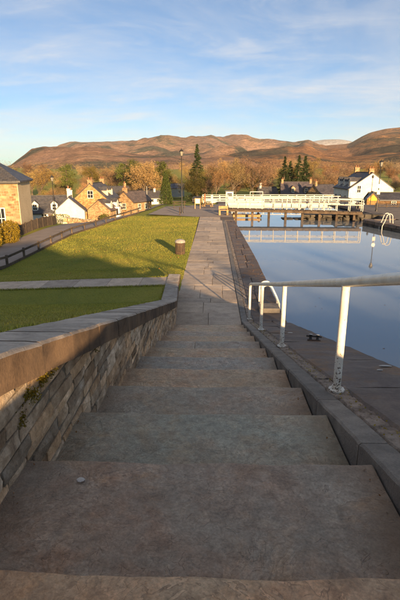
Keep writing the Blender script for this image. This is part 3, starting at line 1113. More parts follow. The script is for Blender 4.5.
rs = random.Random(3)
y = Y0 + 10 * RUN + 0.01
k = 0
while y < 46:
    d = rs.choice([0.55, 0.75, 0.95, 1.2]) if y < 30 else rs.uniform(1.0, 1.8)
    y1 = y + d
    xl = path_left((y + y1) / 2)
    x = xl
    n = rs.choice([1, 2, 2, 3])
    cuts = sorted([xl + (1.045 - xl) * ((i + 1) / n) + rs.uniform(-0.25, 0.25) for i in range(n - 1)])
    xs = [xl] + cuts + [1.045]
    for i in range(n):
        a, c = xs[i] + 0.006, xs[i + 1] - 0.006
        o = obj('flagstone', sloped_slab(lambda q, a=a: a, lambda q, c=c: c, y + 0.006, y1 - 0.006, lambda q: 0.0, 0.09, k * 1.3, 'paving', bev=0.008, nx=3, ny=3, amp=0.004, name='flagstone'), path)
        w_ = rs.random()
        o.color = (1 - 0.1 * w_, 1 - 0.06 * w_, 1 + 0.02 * w_, 1)
        o.location.z = rs.uniform(-0.003, 0.003)
        k += 1
    y = y1

cross = tag(obj('cross_path', None), 'narrow flagstone path crossing the lawn from the wall end', 'path', kind='structure')
x = -1.50; k = 0
while x > -17:
    L = rs.uniform(0.85, 1.25)
    x1 = x - L
    V = []; F = []
    for i in range(4):
        xx = x - 0.006 + (x1 + 0.006 - (x - 0.006)) * i / 3
        for j in range(4):
            yy = 15.52 + 1.18 * j / 3 - (0.0)
            yy = 15.52 + 0.008 + (1.18 - 0.016) * j / 3 + 0.02 * math.sin(k)
            zt = ground_z(xx, yy) + 0.035 + mnoise.noise(Vector((xx * 2, yy * 2, 7))) * 0.006
            V.append((xx, yy, zt))
    nv = len(V)
    V += [(p[0], p[1], p[2] - 0.12) for p in V]
    for i in range(3):
        for j in range(3):
            F.append((i * 4 + j, i * 4 + j + 1, (i + 1) * 4 + j + 1, (i + 1) * 4 + j))
    rim = [0, 1, 2, 3, 7, 11, 15, 14, 13, 12, 8, 4]
    for a, c in zip(rim, rim[1:] + rim[:1]):
        F.append((a, c, c + nv, a + nv))
    F.append(tuple(i + nv for i in (0, 3, 15, 12)))
    o = obj('flagstone', MB().add(V, F).mesh('flagstone', 'paving'), cross)
    w_ = rs.random(); o.color = (1.15 - 0.2 * w_, 1.12 - 0.16 * w_, 1.1 - 0.08 * w_, 1)
    x = x1; k += 1

# tarmac apron by the lamp and lock gate
b = MB()
b.add([(-6.3, 46.6, 0.012), (-1.2, 44.4, 0.012), (2.1, 44.2, 0.012), (2.1, 60, 0.012), (-5.4, 56, 0.012)], [(0, 1, 2, 3, 4)])
tag(b.build('forecourt', 'tarmac'), 'pale tarmac forecourt around the lamp post by the lock', 'pavement', kind='structure')
b = MB(); b.box(0.9, 2.12, 41.6, 78, -5, 0.006)
tag(b.build('far_quay', 'quay'), 'low stone quay beyond the lock gate', 'quay', kind='structure')

# right-hand quay
rq = tag(obj('right_quay', None), 'dark stone quay with ladder on the far side of the canal', 'quay', kind='structure')
edge_r = lambda y: 13.75 + 0.30 * (42.3 - y)
b = MB()
P = [(edge_r(-30), -30), (edge_r(42.3), 42.3), (16.3, 42.6), (16.3, 52), (30, 52), (30, -30)]
Vb = [(x, y, -5) for x, y in P] + [(x, y, -0.26) for x, y in P]
n = len(P)
b.add(Vb, [tuple(range(n)), tuple(range(n, 2 * n))] + [(i, (i + 1) % n, n + (i + 1) % n, n + i) for i in range(n)])
b.build('lock_wall', 'lockwall', rq)
b = MB()
P2 = [(edge_r(-30) + 0.75, -30), (edge_r(42.3) + 0.75, 41.7), (17.0, 42.2), (17.0, 52), (30, 52), (30, -30)]
b.add([(x, y, 0.0) for x, y in P2], [tuple(range(6))])
gy = [52, 55, 58, 61, 64, 67, 70, 74, 78]
for ya, yb in zip(gy, gy[1:]):
    za, zb = right_z(ya) + 0.12, right_z(yb) + 0.12
    b.add([(17.0, ya, za), (34, ya, za), (34, yb, zb), (17.0, yb, zb)], [(0, 1, 2, 3)])
b.build('gravel_surface', 'gravel', rq)
rs = random.Random(8)
# wall face blocks: the courses between water and coping
y = 20.0
blk = [jitter_block('wall_block', 0.4, 1.0, 1.0, 'lockwall', 60 + i, bevel=0.03, amp=0.03, cuts=1) for i in range(5)]
for cz0, cz1 in ((-0.95, -0.6), (-0.6, -0.26)):
    y = 24.0 + rs.uniform(0, 1)
    while y < 42.25:
        y1 = min(42.28, y + rs.uniform(0.8, 1.5))
        ym = (y + y1) / 2
        o = obj('wall_block', blk[rs.randrange(5)], rq, (edge_r(ym) + 0.17 + rs.uniform(-.02, .02), ym, cz0), (0, 0, math.atan(0.30)))
        o.scale = (1, y1 - y - 0.03, cz1 - cz0 - 0.02)
        y = y1
y = 24.0
cblk = [jitter_block('coping_stone', 0.9, 1.0, 0.30, 'quay', 80 + i, bevel=0.03, amp=0.02, cuts=1) for i in range(4)]
while y < 42.3:
    y1 = min(42.34, y + rs.uniform(1.0, 1.7))
    ym = (y + y1) / 2
    o = obj('coping_stone', cblk[rs.randrange(4)], rq, (edge_r(ym) + 0.40, ym, -0.27), (0, 0, math.atan(0.30)))
    o.scale = (1, y1 - y - 0.015, 1)
    y = y1
x = 13.9
while x < 16.2:
    o = obj('coping_stone', cblk[rs.randrange(4)], rq, (x + 0.4, 42.5, -0.275), (0, 0, 0)); o.scale = (0.85, 0.5, 1)
    x += 0.8
y = 43
while y < 66:
    o = obj('coping_stone', cblk[rs.randrange(4)], rq, (16.75, y + 0.7, -0.28 + right_z(y) + 0.12), (0, 0, 0)); o.scale = (1, 1.38, 1)
    y += 1.4

# ------------------------------------------------------------------ white handrail
rail = thing('handrail', 'chipped white tubular handrail with posts beside the steps', 'railing')
RX = 1.30
posts = [(0.75, 4.53), (4.0, 3.65), (7.3, 2.80), (10.45, 2.00), (13.75, 1.17)]
for i, (y, zt) in enumerate(posts):
    zb = kerb_z(y) * 0.5 + quay_z(y) * 0.5 + 0.0
    if y > 13: zb = 0.03
    b = MB(); b.tube([(0, 0, 0), (0, 0, zt - zb - 0.01)], 0.037, 16)
    p = b.build('post', 'whitepost', rail, smooth=True, loc=(RX, y, zb))
    b = MB(); b.lathe([(0.074, 0.0), (0.074, 0.014), (0.046, 0.022), (0.043, 0.05)], n=20)
    b.build('base_flange', 'whitepost', p, smooth=True, loc=(0, 0, 0.012))
    o = obj('base_block', jitter_block('base_block', 0.20, 0.22, 0.15, 'strip', 5 + i, 0.012, 0.006, 1), rail, (RX + 0.02, y, zb - 0.145))
pts = []
rp = [(RX, -2.0, 5.25), (RX, 0.75, 4.53), (RX, 2.6, 4.03), (RX, 4.0, 3.65), (RX, 7.3, 2.80), (RX, 10.45, 2.0), (RX, 13.45, 1.245)]
for i in range(len(rp) - 1):
    for k in range(4):
        t = k / 4
        pts.append(tuple(rp[i][j] + (rp[i + 1][j] - rp[i][j]) * t for j in range(3)))
pts += [rp[-1], (RX, 13.60, 1.205), (RX, 13.70, 1.15), (RX, 13.74, 1.08)]
b = MB(); b.tube(pts, 0.042, 16)
b.build('top_rail', 'whiterail', rail, smooth=True)

# ladder hoops at the near quay edge
lad = thing('ladder_rails', 'pair of white hooped ladder handrails at the near quay edge', 'ladder', (0, 15.2, 0))
for dy in (-0.22, 0.30):
    pts = [(1.78, dy, 0.02), (1.78, dy, 0.62)]
    for k in range(1, 9):
        a = math.pi - math.pi * 0.78 * k / 8
        pts.append((1.98 + 0.20 * math.cos(a), dy, 0.62 + 0.20 * math.sin(a)))
    pts += [(2.30, dy, 0.42), (2.40, dy, 0.18), (2.42, dy, -0.3), (2.52, dy, -0.9), (2.52, dy, -1.6)]
    b = MB(); b.tube(pts, 0.032, 12)
    b.build('hoop', 'whiterail', lad, smooth=True)
for k in range(5):
    b = MB(); b.tube([(2.52, -0.22, -0.35 - 0.28 * k), (2.52, 0.30, -0.35 - 0.28 * k)], 0.018, 8)
    b.build('rung', 'rustiron', lad, smooth=True)
o = obj('plinth_stone', jitter_block('plinth_stone', 0.66, 0.62, 0.16, 'kerb', 3, 0.012, 0.008, 1), None, (2.02, 14.72, 0.02))
tag(o, 'grey stone block set in the quay under the ladder hoops', 'stone')

# mooring cleat
cl = thing('mooring_cleat', 'low dark iron mooring cleat with white worn tips on the near quay', 'cleat', (2.06, 8.25, quay_z(8.25)))
cl.rotation_euler = (math.atan(-0.26), 0, R(-12))
b = MB(); b.box(-0.17, 0.17, -0.09, 0.09, -0.02, 0.018); b.build('base_plate', 'rustiron', cl)
for sx in (-1, 1):
    b = MB(); b.lathe([(0.045, 0.0), (0.036, 0.04), (0.036, 0.09), (0.05, 0.115), (0.03, 0.13)], (sx * 0.09, 0, 0.015), 12); b.build('bollard_post', 'iron', cl, smooth=True)
    b = MB(); b.lathe([(0.05, 0), (0.05, 0.010), (0.03, 0.016)], (sx * 0.09, 0, 0.146), 12); b.build('worn_cap', 'chalk', cl, smooth=True)
b = MB(); b.tube([(-0.2, 0, 0.105), (0.2, 0, 0.105)], 0.024, 10); b.build('bar', 'iron', cl, smooth=True)

# pale patches of stone on the quay
for (x, y, s, lab) in [(2.28, 5.35, 0.07, 'flat white chip of stone near the quay edge by the rail'), (2.1, 5.05, 0.035, 'small white speck of stone on the quay beside the rail'), (1.85, 9.6, 0.05, 'white scuffed chip on the quay behind the cleat')]:
    rnd = random.Random(int(y * 31))
    b = MB(); b.lathe([(s * 0.5, -0.004), (s, 0), (s * 0.9, 0.006), (s * 0.3, 0.009)], (0, 0, 0), 10)
    b.v = [(v[0] * (1 + 0.3 * rnd.random()), v[1] * (0.5 + 0.25 * rnd.random()), v[2]) for v in b.v]
    tag(b.build('stone_chip', 'chalk', loc=(x, y, quay_z(y) + 0.012), rot=(math.atan(-0.26), 0, 0)), lab, 'stone')

# fallen leaves along the quay
rg = np.random.default_rng(4)
N = 520
ly = 14.5 + 27 * rg.random(N) ** 1.1
lx = 1.2 + (2.38 - 1.2) * rg.random(N) ** 0.6
lz = np.array([quay_z(v) for v in ly]) + 0.022
q = leaf_quads(np.c_[lx, ly, lz], 0.05, rg, 0.7)
q[:, :, 2] = lz[:, None] + (q[:, :, 2] - lz[:, None]) * 0.35
tag(obj('fallen_leaves', quad_mesh('fallen_leaves', q, 'deadleaf')), 'scattered orange fallen leaves along the quay', 'leaves', kind='stuff')
N = 420
ly = 2.0 + 12 * rg.random(N); lx = 1.25 + 0.16 * rg.random(N)
lz = np.array([kerb_z(v) * 0.5 + quay_z(v) * 0.5 for v in ly]) + 0.006
q = leaf_quads(np.c_[lx, ly, lz], 0.026, rg, 0.6)
q[:, :, 2] = lz[:, None] + (q[:, :, 2] - lz[:, None]) * 0.5
tag(obj('seam_litter', quad_mesh('seam_litter', q, 'moss')), 'moss and leaf litter caught in the seam beside the kerb', 'litter', kind='stuff')

N = 150
q0 = np.c_[2.6 + 9 * rg.random(N) ** 1.8, 10 + 35 * rg.random(N), np.full(N, WZ + 0.006)]
q = leaf_quads(q0, 0.06, rg, 0.7); q[:, :, 2] = WZ + 0.006 + (q[:, :, 2] - WZ - 0.006) * 0.05
tag(obj('floating_leaves', quad_mesh('floating_leaves', q, 'deadleaf')), 'few dead leaves floating on the canal near the quay', 'leaves', kind='stuff')
N = 300
gx = -9.5 + 8.2 * rg.random(N); gy_ = 17.2 + 27 * rg.random(N)
gzz = np.array([ground_z(a_, b_) for a_, b_ in zip(gx, gy_)]) + 0.04
tag(obj('lawn_leaves', quad_mesh('lawn_leaves', leaf_quads(np.c_[gx, gy_, gzz], 0.06, rg, 0.7), 'deadleaf')), 'brown fallen leaves dotted over the lawn', 'leaves', kind='stuff')
# grit and crumbs swept against the riser and the sides of the steps
gp_ = []
for n in range(-1, 11):
    ya = Y0 + (n - 1) * RUN; zt = (11 - n) * RISE
    for k in range(46):
        if rg.random() < 0.55: x_, y_ = rg.uniform(-0.93, 1.0), ya + 0.02 + abs(rg.normal(0, 0.05))
        else: x_, y_ = (-0.93 if rg.random() < 0.6 else 1.01) + 0, ya + rg.uniform(0, RUN - 0.05)
        if abs(x_) >= 0.93: x_ -= math.copysign(abs(rg.normal(0, 0.04)), x_)
        gp_.append((x_, y_, zt + 0.006))
gp_ = np.array(gp_)
tag(obj('step_grit', quad_mesh('step_grit', leaf_quads(gp_, 0.014, rg, 0.8), 'deadleaf')), 'grit and leaf crumbs gathered at the edges of the steps', 'litter', kind='stuff')

# ------------------------------------------------------------------ lawn grass
def grass():
    out = []
    def patch(n, xr, yr, size, keep):
        x = RNG.uniform(*xr, n); y = RNG.uniform(*yr, n)
        ok = keep(x, y)
        x = x[ok]; y = y[ok]
        z = np.array([ground_z(a, c) for a, c in zip(x, y)])
        m = len(x)
        h = size * RNG.uniform(0.5, 1.5, m)
        a = RNG.uniform(0, 2 * np.pi, m)
        wv = np.stack([np.cos(a), np.sin(a), 0 * a], 1) * (h * RNG.uniform(0.10, 0.22, m))[:, None]
        lean = np.stack([RNG.normal(0, .45, m), RNG.normal(0, .45, m), np.ones(m)], 1) * h[:, None]
        base = np.stack([x, y, z - 0.004], 1)
        out.append(np.stack([base - wv, base + wv, base + lean], 1))
    offp = lambda x, y: ~((y > 15.46) & (y < 16.76))
    patch(80000, (-9.5, -1.40), (4.0, 15.5), 0.024, lambda x, y: (x > -0.52 * y - 1.2) & (x < -1.40))
    patch(90000, (-10.4, -1.15), (15.5, 26), 0.030, lambda x, y: offp(x, y) & ~((y < 17.1) & (x > -1.52)) & (x > -0.55 * y))
    patch(70000, (-10.3, -1.08), (26, 47), 0.042, lambda x, y: (x > -10.3 + 0.16 * np.maximum(0, y - 34)) & ~((y > 44.2) & (x > -3)) & ~((y > 46.2 - 0.43 * (x + 6.3) - 0.3) & (x > -6.5)))
    patch(5000, (-1.52, -1.36), (3.0, 15.5), 0.06, lambda x, y: RNG.random(len(x)) < 0.7)
    patch(2600, (-1.22, -1.0), (17.2, 44), 0.03, lambda x, y: x < -1.06 + 0.0 * y)
    patch(4000, (-9, -1.5), (15.40, 15.58), 0.055, lambda x, y: RNG.random(len(x)) < 0.8)
    patch(4000, (-9, -1.5), (16.64, 16.82), 0.055, lambda x, y: RNG.random(len(x)) < 0.8)
    V = np.concatenate(out)
    return tag(obj('lawn_grass', quad_mesh('lawn_grass', V, 'blade')), 'short green lawn grass left of the wall and path', 'grass', kind='stuff')


grass()


# ------------------------------------------------------------------ trees
def branch_mesh(rng, H, spread, levels=3, r0=0.16, trunk_frac=0.35, lean=0.05):
    b = MB(); tips = []
    def grow(p, d, L, r, lv):
        segs = 3
        pts = [p]
        q = p; dd = d
        for k in range(segs):
            dd = (dd + Vector(rng.normal(0, 0.10, 3))).normalized()
            q = q + dd * L / segs
            pts.append(q)
        b.tube(pts, [r * (1 - 0.45 * i / segs) for i in range(segs + 1)], 6 if lv < 2 else 4, caps=False)
        if lv >= levels:
            tips.append(q); tips.append((pts[-2] + q) / 2)
            return
        nb = int(rng.integers(3, 5)) if lv else int(rng.integers(4, 7))
        for k in range(nb):
            a = rng.uniform(0, 2 * math.pi)
            up = rng.uniform(0.35, 1.0)
            nd = (dd * up * (1.3 if lv == 0 else 0.9) + Vector((math.cos(a), math.sin(a), 0.05)) * spread).normalized()
            st_ = pts[1 + (k % segs)] if lv else pts[max(1, segs - (k % 2))]
            grow(st_, nd, L * rng.uniform(0.55, 0.8), r * 0.52, lv + 1)
        grow(q, dd, L * 0.65, r * 0.55, lv + 1)
    grow(Vector((0, 0, -0.3)), Vector((rng.normal(0, lean), rng.normal(0, lean), 1)).normalized(), H * trunk_frac, r0, 0)
    return b, tips


def broad_tree(seed, H, leaf, spread=0.75, per=26, size=0.22, sig=0.55, aspect=0.55, levels=3):
    per = int(per * 1.9)
    rng = np.random.default_rng(seed)
    b, tips = branch_mesh(rng, H, spread, levels, r0=H * 0.017)
    top = max(t.z for t in tips); f = H / top
    b.v = [(x * f, y * f, z * f) for x, y, z in b.v]
    tr = b.mesh('trunk', 'bark')
    C = []
    for t in tips:
        n = int(per * rng.uniform(0.3, 1.5))
        C.append(np.array(t * f)[None] + rng.normal(size=(n, 3)) * sig * rng.uniform(0.6, 1.3))
    C = np.concatenate(C)
    C = C[C[:, 2] > H * 0.10]
    cr = quad_mesh('crown', leaf_quads(C, size, rng, aspect), leaf)
    return tr, cr


def conifer(seed, H, Rb, leaf, n=3800, size=0.34, droop=0.5, p=1.0, low=0.06, gaps=0.35):
    rng = np.random.default_rng(seed)
    b = MB(); b.tube([(0, 0, -0.3), (0, 0, H * 0.5), (0, 0, H * 0.97)], [H * 0.02, H * 0.012, 0.01], 7)
    C = []
    nb = int(H * 9)
    for k in range(nb):
        t = low + (1 - low) * (k / nb)
        rr = Rb * (1 - t) ** p * rng.uniform(1 - gaps, 1.12)
        a = rng.uniform(0, 2 * math.pi)
        z = H * t
        m = max(6, int(n / nb * (0.4 + 1.6 * (1 - t))))
        s = rng.random(m) ** 0.7
        px = np.stack([np.cos(a) * rr * s, np.sin(a) * rr * s, z - 0.30 * rr * s], 1) + rng.normal(size=(m, 3)) * np.array([0.13, 0.13, 0.07]) * (0.5 + rr * 0.45)
        C.append(px)
        tip = (math.cos(a) * rr * 0.9, math.sin(a) * rr * 0.9, z - 0.27 * rr)
        b.tube([(0, 0, z), tip], [0.03, 0.008], 4, caps=False)
    return b.mesh('trunk', 'bark'), quad_mesh('crown', leaf_quads(np.concatenate(C), size, rng, 0.4, droop * 0.3), leaf)


def pine(seed, H, leaf):
    rng = np.random.default_rng(seed)
    b = MB(); b.tube([(0, 0, -0.3), (0.1, 0.05, H * 0.5), (0, 0.1, H * 0.95)], [H * 0.02, H * 0.015, 0.04], 7)
    C = []
    for k in range(26):
        t = rng.uniform(0.42, 1.0); a = rng.uniform(0, 2 * math.pi)
        rr = H * 0.24 * math.sqrt(max(0.05, 1 - ((t - 0.62) / 0.42) ** 2)) * rng.uniform(0.4, 1)
        c = np.array([math.cos(a) * rr, math.sin(a) * rr, H * t])
        b.tube([(0, 0, H * t - rr * 0.35), tuple(c)], [0.06, 0.02], 5, caps=False)
        C.append(c + rng.normal(size=(110, 3)) * np.array([0.6, 0.6, 0.33]) * H / 11)
    return b.mesh('trunk', 'bark'), quad_mesh('crown', leaf_quads(np.concatenate(C), 0.34, rng, 0.45), leaf)


def plant_tree(name, meshes, loc, label, group=None, rz=0.0, s=1.0, sz=None, color=None, cat='tree'):
    t = thing(name, label, cat, loc, rz, group)
    t.scale = (s, s, sz or s)
    obj('trunk', meshes[0], t)
    obj('crown', meshes[1], t, color=color)
    return t


TREES = {
    'gold': [broad_tree(1, 11, 'leaf_gold', per=30), broad_tree(2, 12, 'leaf_gold', 0.6, per=24, size=0.2), broad_tree(12, 9, 'leaf_gold', 0.9, per=30)],
    'rust': [broad_tree(3, 10, 'leaf_rust', 0.85, per=34), broad_tree(4, 12, 'leaf_rust', 0.7, per=26)],
    'brown': [broad_tree(5, 12, 'leaf_brown', 0.7, per=20, aspect=0.16, size=0.45), broad_tree(6, 10, 'leaf_brown', 0.9, per=18, aspect=0.16, size=0.42)],
    'olive': [broad_tree(7, 9, 'leaf_olive', 0.9, per=42, size=0.24), broad_tree(8, 11, 'leaf_olive', 0.75, per=36)],
    'tall': [broad_tree(31, 14, 'leaf_brown', 0.38, per=12, aspect=0.18, size=0.5, sig=0.45), broad_tree(32, 13, 'leaf_gold', 0.36, per=13, size=0.26, sig=0.42)],
    'fir': [conifer(9, 12, 2.6, 'needle'), conifer(10, 10, 2.3, 'needle')],
    'pine': [pine(11, 11, 'needle_light'), pine(13, 9, 'needle_light')],
}
LAB = {'tall': ('slender_tree', 'slender thin-crowned tree in the wood behind the village', 'slender trees in the wood'),
       'gold': ('birch_tree', 'golden-leaved tree in the wood behind the village', 'golden trees in the wood'),
       'rust': ('beech_tree', 'rust-orange tree in the wood behind the village', 'rusty trees in the wood'),
       'brown': ('bare_tree', 'bare brown tree in the wood behind the village', 'bare trees in the wood'),
       'olive': ('oak_tree', 'dull olive tree in the wood behind the village', 'olive trees in the wood')}


def at_az(az, r):
    return r * math.sin(R(az)) + CAM.x, r * math.cos(R(az))


rs = random.Random(17)
# (azimuth range, distance range, count, kinds, height scale)
WOOD = [((-25, -7.5), (108, 126), 11, ['gold', 'brown', 'olive', 'rust'], 0.5),
        ((5.5, 13), (146, 158), 7, ['gold', 'brown', 'rust'], 0.58),
        ((-25, -9), (135, 200), 15, ['gold', 'tall', 'brown', 'brown', 'olive'], 0.8),
        ((-27, -6), (210, 340), 22, ['gold', 'brown', 'tall', 'rust', 'olive'], 0.95),
        ((-10, -3.5), (155, 200), 6, ['gold', 'olive', 'brown'], 0.8),
        ((-2.2, 5.6), (120, 155), 11, ['rust', 'olive', 'brown', 'olive', 'tall'], 0.80),
        ((-3, 11), (165, 280), 22, ['rust', 'brown', 'olive', 'gold', 'tall'], 0.92),
        ((10, 27), (150, 215), 15, ['gold', 'tall', 'brown', 'brown', 'olive'], 0.74),
        ((9, 28), (220, 350), 26, ['gold', 'rust', 'brown', 'tall'], 0.92)]
for (a0, a1), (r0, r1), n, kinds, hs in WOOD:
    for i in range(n):
        az = a0 + (a1 - a0) * (i - i % 3 * 0.55 + rs.uniform(0.0, 0.8)) / n
        r = rs.uniform(r0, r1)
        x, y = at_az(az, r)
        k = rs.choice(kinds)
        nm, lab, grp = LAB[k]
        zone = ('behind the stone house and white cottages' if az < -14 else 'behind the stone villa' if az < -9 else 'behind the bungalows' if az < -3 else 'behind the swing bridge' if az < 6
                else 'behind the dark-slate houses' if az < 13.5 else 'behind the white house on the right')
        row = 'in the near row' if r < 128 else 'in the middle of the wood' if r < 205 else 'at the back of the wood'
        lab = lab.replace(' in the wood behind the village', '') + ' ' + row + ' ' + zone
        grp = lab.replace(' tree ', ' trees ')
        sc = hs * rs.uniform(0.6, 1.15)
        v_ = rs.uniform(0.75, 1.3)
        plant_tree(nm, rs.choice(TREES[k]), (x, y, ground_z(x, y) - 0.1), lab, grp, rs.uniform(0, 6.28), sc * rs.uniform(0.85, 1.2), sc, color=(v_, v_ * rs.uniform(0.86, 1.08), v_ * rs.uniform(0.7, 1.25)))

# trees that stand out
def solo(name, kind, i, x, y, s, label, sz=None, color=None):
    return plant_tree(name, TREES[kind][i], (x, y, ground_z(x, y) - 0.1), label, None, rs.uniform(0, 6), s, sz, color)


solo('fir_tree', 'fir', 0, -4.1, 133, 1.75, 'tall dark fir right of the tall lamp post', 1.3)
def cone_tree(seed, H, Rb, leaf, n=9000, size=0.17):
    """dense clipped-looking conifer: foliage packed in a bulging cone"""
    rg = np.random.default_rng(seed)
    t_ = rg.random(n) ** 1.35
    a_ = rg.uniform(0, 2 * np.pi, n)
    lump = 1 + 0.10 * np.sin(a_ * 5 + t_ * 9) + 0.08 * np.sin(a_ * 9 - t_ * 23)
    rr = Rb * (1 - t_) ** 0.62 * lump * (0.45 + 0.55 * rg.random(n) ** 0.4)
    c = np.stack([np.cos(a_) * rr, np.sin(a_) * rr, H * (0.03 + 0.97 * t_)], 1) + rg.normal(size=(n, 3)) * 0.06
    b = MB(); b.tube([(0, 0, -0.3), (0, 0, H * 0.9)], [0.16, 0.03], 7)
    return b.mesh('trunk', 'bark'), quad_mesh('crown', leaf_quads(c, size, rg, 0.5), leaf)


cyp = cone_tree(30, 5.3, 1.75, 'needle_mid')
plant_tree('cypress_tree', cyp, (-8.6, 89.2, ground_z(-8.6, 89.2) + 0.0), 'dense green cone-shaped cypress beside the forecourt', sz=1.0 + 0.2 * max(0, -2.1 - ground_z(-8.6, 89.2)))
solo('pine_tree', 'pine', 0, -24.3, 150, 1.12, 'green pine among golden trees above the stone houses')
solo('pine_tree', 'pine', 1, -28.6, 156, 1.25, 'smaller green pine left of the taller pine above the houses')
solo('birch_tree', 'gold', 0, -19.6, 142, 1.05, 'big orange birch just right of the green pines')
solo('pine_tree', 'pine', 1, -15.2, 146, 1.3, 'slim green pine right of the big orange birch')
solo('pine_tree', 'pine', 0, -46, 150, 1.0, 'lone dark pine above the white cottage roof')
for i, (x, y, s, lab) in enumerate([(20.6, 136, 0.98, 'leftmost dark fir behind the dark-roofed house'), (22.5, 138, 1.06, 'second dark fir behind the dark-roofed house'), (24.4, 135, 1.0, 'third dark fir behind the dark-roofed house'), (26.6, 137, 1.2, 'tallest dark fir behind the dark-roofed house')]):
    solo('fir_tree', 'fir', i % 2, x, y, s * 1.55, lab, s, color=(0.75, 0.78, 0.75))

# far wood on the lower slopes: a mass
def far_wood():
    # crowns of many heights
    rg = np.random.default_rng(50)
    outs = []
    for i in range(1300):
        az = rg.uniform(-32, 36); r = 340 + 520 * rg.random() ** 0.8
        x, y = at_az(az, r)
        if mnoise.noise(Vector((x * 0.011, y * 0.011, 4.0))) < 0.02: continue
        z = ground_z(x, y)
        Hh = rg.uniform(5, 13)
        n = 90
        c = rg.normal(size=(n, 3)) * np.array([Hh * 0.22, Hh * 0.22, Hh * 0.24]) + np.array([x, y, z + Hh * 0.55])
        outs.append(leaf_quads(c, 0.85, rg, 0.35))
    V = np.concatenate(outs)
    t = NT('far_wood_leaf')
    a = t.noise(t.coord('World'), 0.012, 6, 0.7, 0.3)
    g = t.n('ShaderNodeNewGeometry')
    c = t.ramp(a, [(0.3, (0.06, 0.062, 0.028)), (0.45, (0.17, 0.115, 0.06)), (0.6, (0.23, 0.155, 0.08)), (0.75, (0.085, 0.075, 0.04))])
    c = t.mix(1.0, c, t.ramp(g.outputs['Random Per Island'], [(0, 0.6), (1, 1.4)]), 'MULTIPLY')
    m = t.done(c, 0.9, 0.05)
    tag(obj('far_wood', quad_mesh('far_wood', V, m)), 'distant brown and golden woodland along the foot of the hills', 'wood', kind='stuff')


far_wood()


def hedge(name, label, loc, rx, ry, h, leaf, n, size=0.09, seed=0, cat='hedge', rz=0, power=3.5):
    rg = np.random.default_rng(seed + 200)
    u = rg.normal(size=(n, 3)); u /= np.linalg.norm(u, axis=1, keepdims=True)
    k = (np.abs(u) ** power).sum(1) ** (-1 / power)
    p = u * k[:, None] * (rg.random(n) ** 0.12)[:, None]
    p = p * np.array([rx, ry, h / 2]) + np.array([0, 0, h / 2])
    p += rg.normal(size=(n, 3)) * 0.04
    t = thing(name, label, cat, loc, rz)
    obj('foliage', quad_mesh('foliage', leaf_quads(p, size, rg, 0.6), leaf), t)
    b = MB(); b.tube([(0, 0, -0.2), (0.03, 0, h * 0.45)], [0.06, 0.03], 6); b.build('stem', 'bark', t)
    return t


gz = lambda x, y, d=0: (x, y, ground_z(x, y) + d)
hedge('clipped_hedge', 'golden clipped hedge beside the stone house gate, nearer the houses', gz(-13.7, 31.2, -0.05), 0.52, 0.7, 1.55, 'hedge_gold', 3200, 0.09, 1)
hedge('clipped_hedge', 'golden clipped hedge at the left edge of the photo', gz(-13.95, 28.9, -0.05), 0.55, 0.7, 1.65, 'hedge_gold', 3200, 0.09, 2)
hedge('clipped_hedge', 'rounded yellow-green hedge in front of the white cottage', gz(-20.6, 63.0, 0.0), 1.4, 0.8, 1.5, 'hedge_green', 2600, 0.11, 3)
hedge('shrub', 'low green shrub before the bay window of the stone house', gz(-19.4, 84.4, 0.3), 0.9, 0.7, 1.4, 'hedge_green', 1600, 0.12, 4, 'shrub', power=2.2)
hedge('hedge', 'reddish low hedge along the road before the bungalow', gz(-13.0, 86, 0.2), 0.5, 4.4, 1.0, 'leaf_rust', 2200, 0.13, 5, 'hedge', rz=R(-12))
hedge('shrub', 'dark leafy shrub by the wall foot of the stone house', gz(-14.6, 33.0, 0), 0.5, 0.4, 0.8, 'leaf_olive', 900, 0.1, 6, 'shrub', power=2.2)


# ------------------------------------------------------------------ houses
def gable_prism(L, D, he, hr, hip=0.0):
    """walls of a gabled (or hipped) block, ridge along x"""
    b = MB()
    x0, x1, y0, y1 = -L / 2, L / 2, -D / 2, D / 2
    if hip:
        b.box(x0, x1, y0, y1, -0.6, he)
        return b
    b.add([(x0, y0, -.6), (x1, y0, -.6), (x1, y1, -.6), (x0, y1, -.6), (x0, y0, he), (x1, y0, he), (x1, y1, he), (x0, y1, he), (x0, 0, hr), (x1, 0, hr)],
          [(0, 3, 2, 1), (0, 1, 5, 4), (2, 3, 7, 6), (1, 2, 6, 9, 5), (3, 0, 4, 8, 7), (4, 5, 9, 8), (6, 7, 8, 9)])
    return b


def roof_mesh(L, D, he, hr, over=0.22, th=0.12, hip=0.0):
    b = MB()
    sl = (hr - he) / (D / 2)
    ez = he - over * sl
    ex = L / 2 + over * (0.8 if not hip else 1.0)
    ey = D / 2 + over
    lift = 0.03
    rx = ex if not hip else L / 2 - hip
    for s in (-1, 1):
        lo = [(-ex, s * ey, ez + lift), (ex, s * ey, ez + lift), (rx, s * 0.0, hr + lift), (-rx, 0.0, hr + lift)]
        up = [(x, y, z + th) for x, y, z in lo]
        b.add(lo + up, [(0, 1, 2, 3), (4, 5, 6, 7), (0, 1, 5, 4), (1, 2, 6, 5), (2, 3, 7, 6), (3, 0, 4, 7)])
    if hip:
        for s in (-1, 1):
            lo = [(s * ex, -ey, ez + lift), (s * ex, ey, ez + lift), (s * rx, 0, hr + lift)]
            up = [(x, y, z + th) for x, y, z in lo]
            b.add(lo + up, [(0, 1, 2), (3, 4, 5), (0, 1, 4, 3), (1, 2, 5, 4), (2, 0, 3, 5)])
    return b


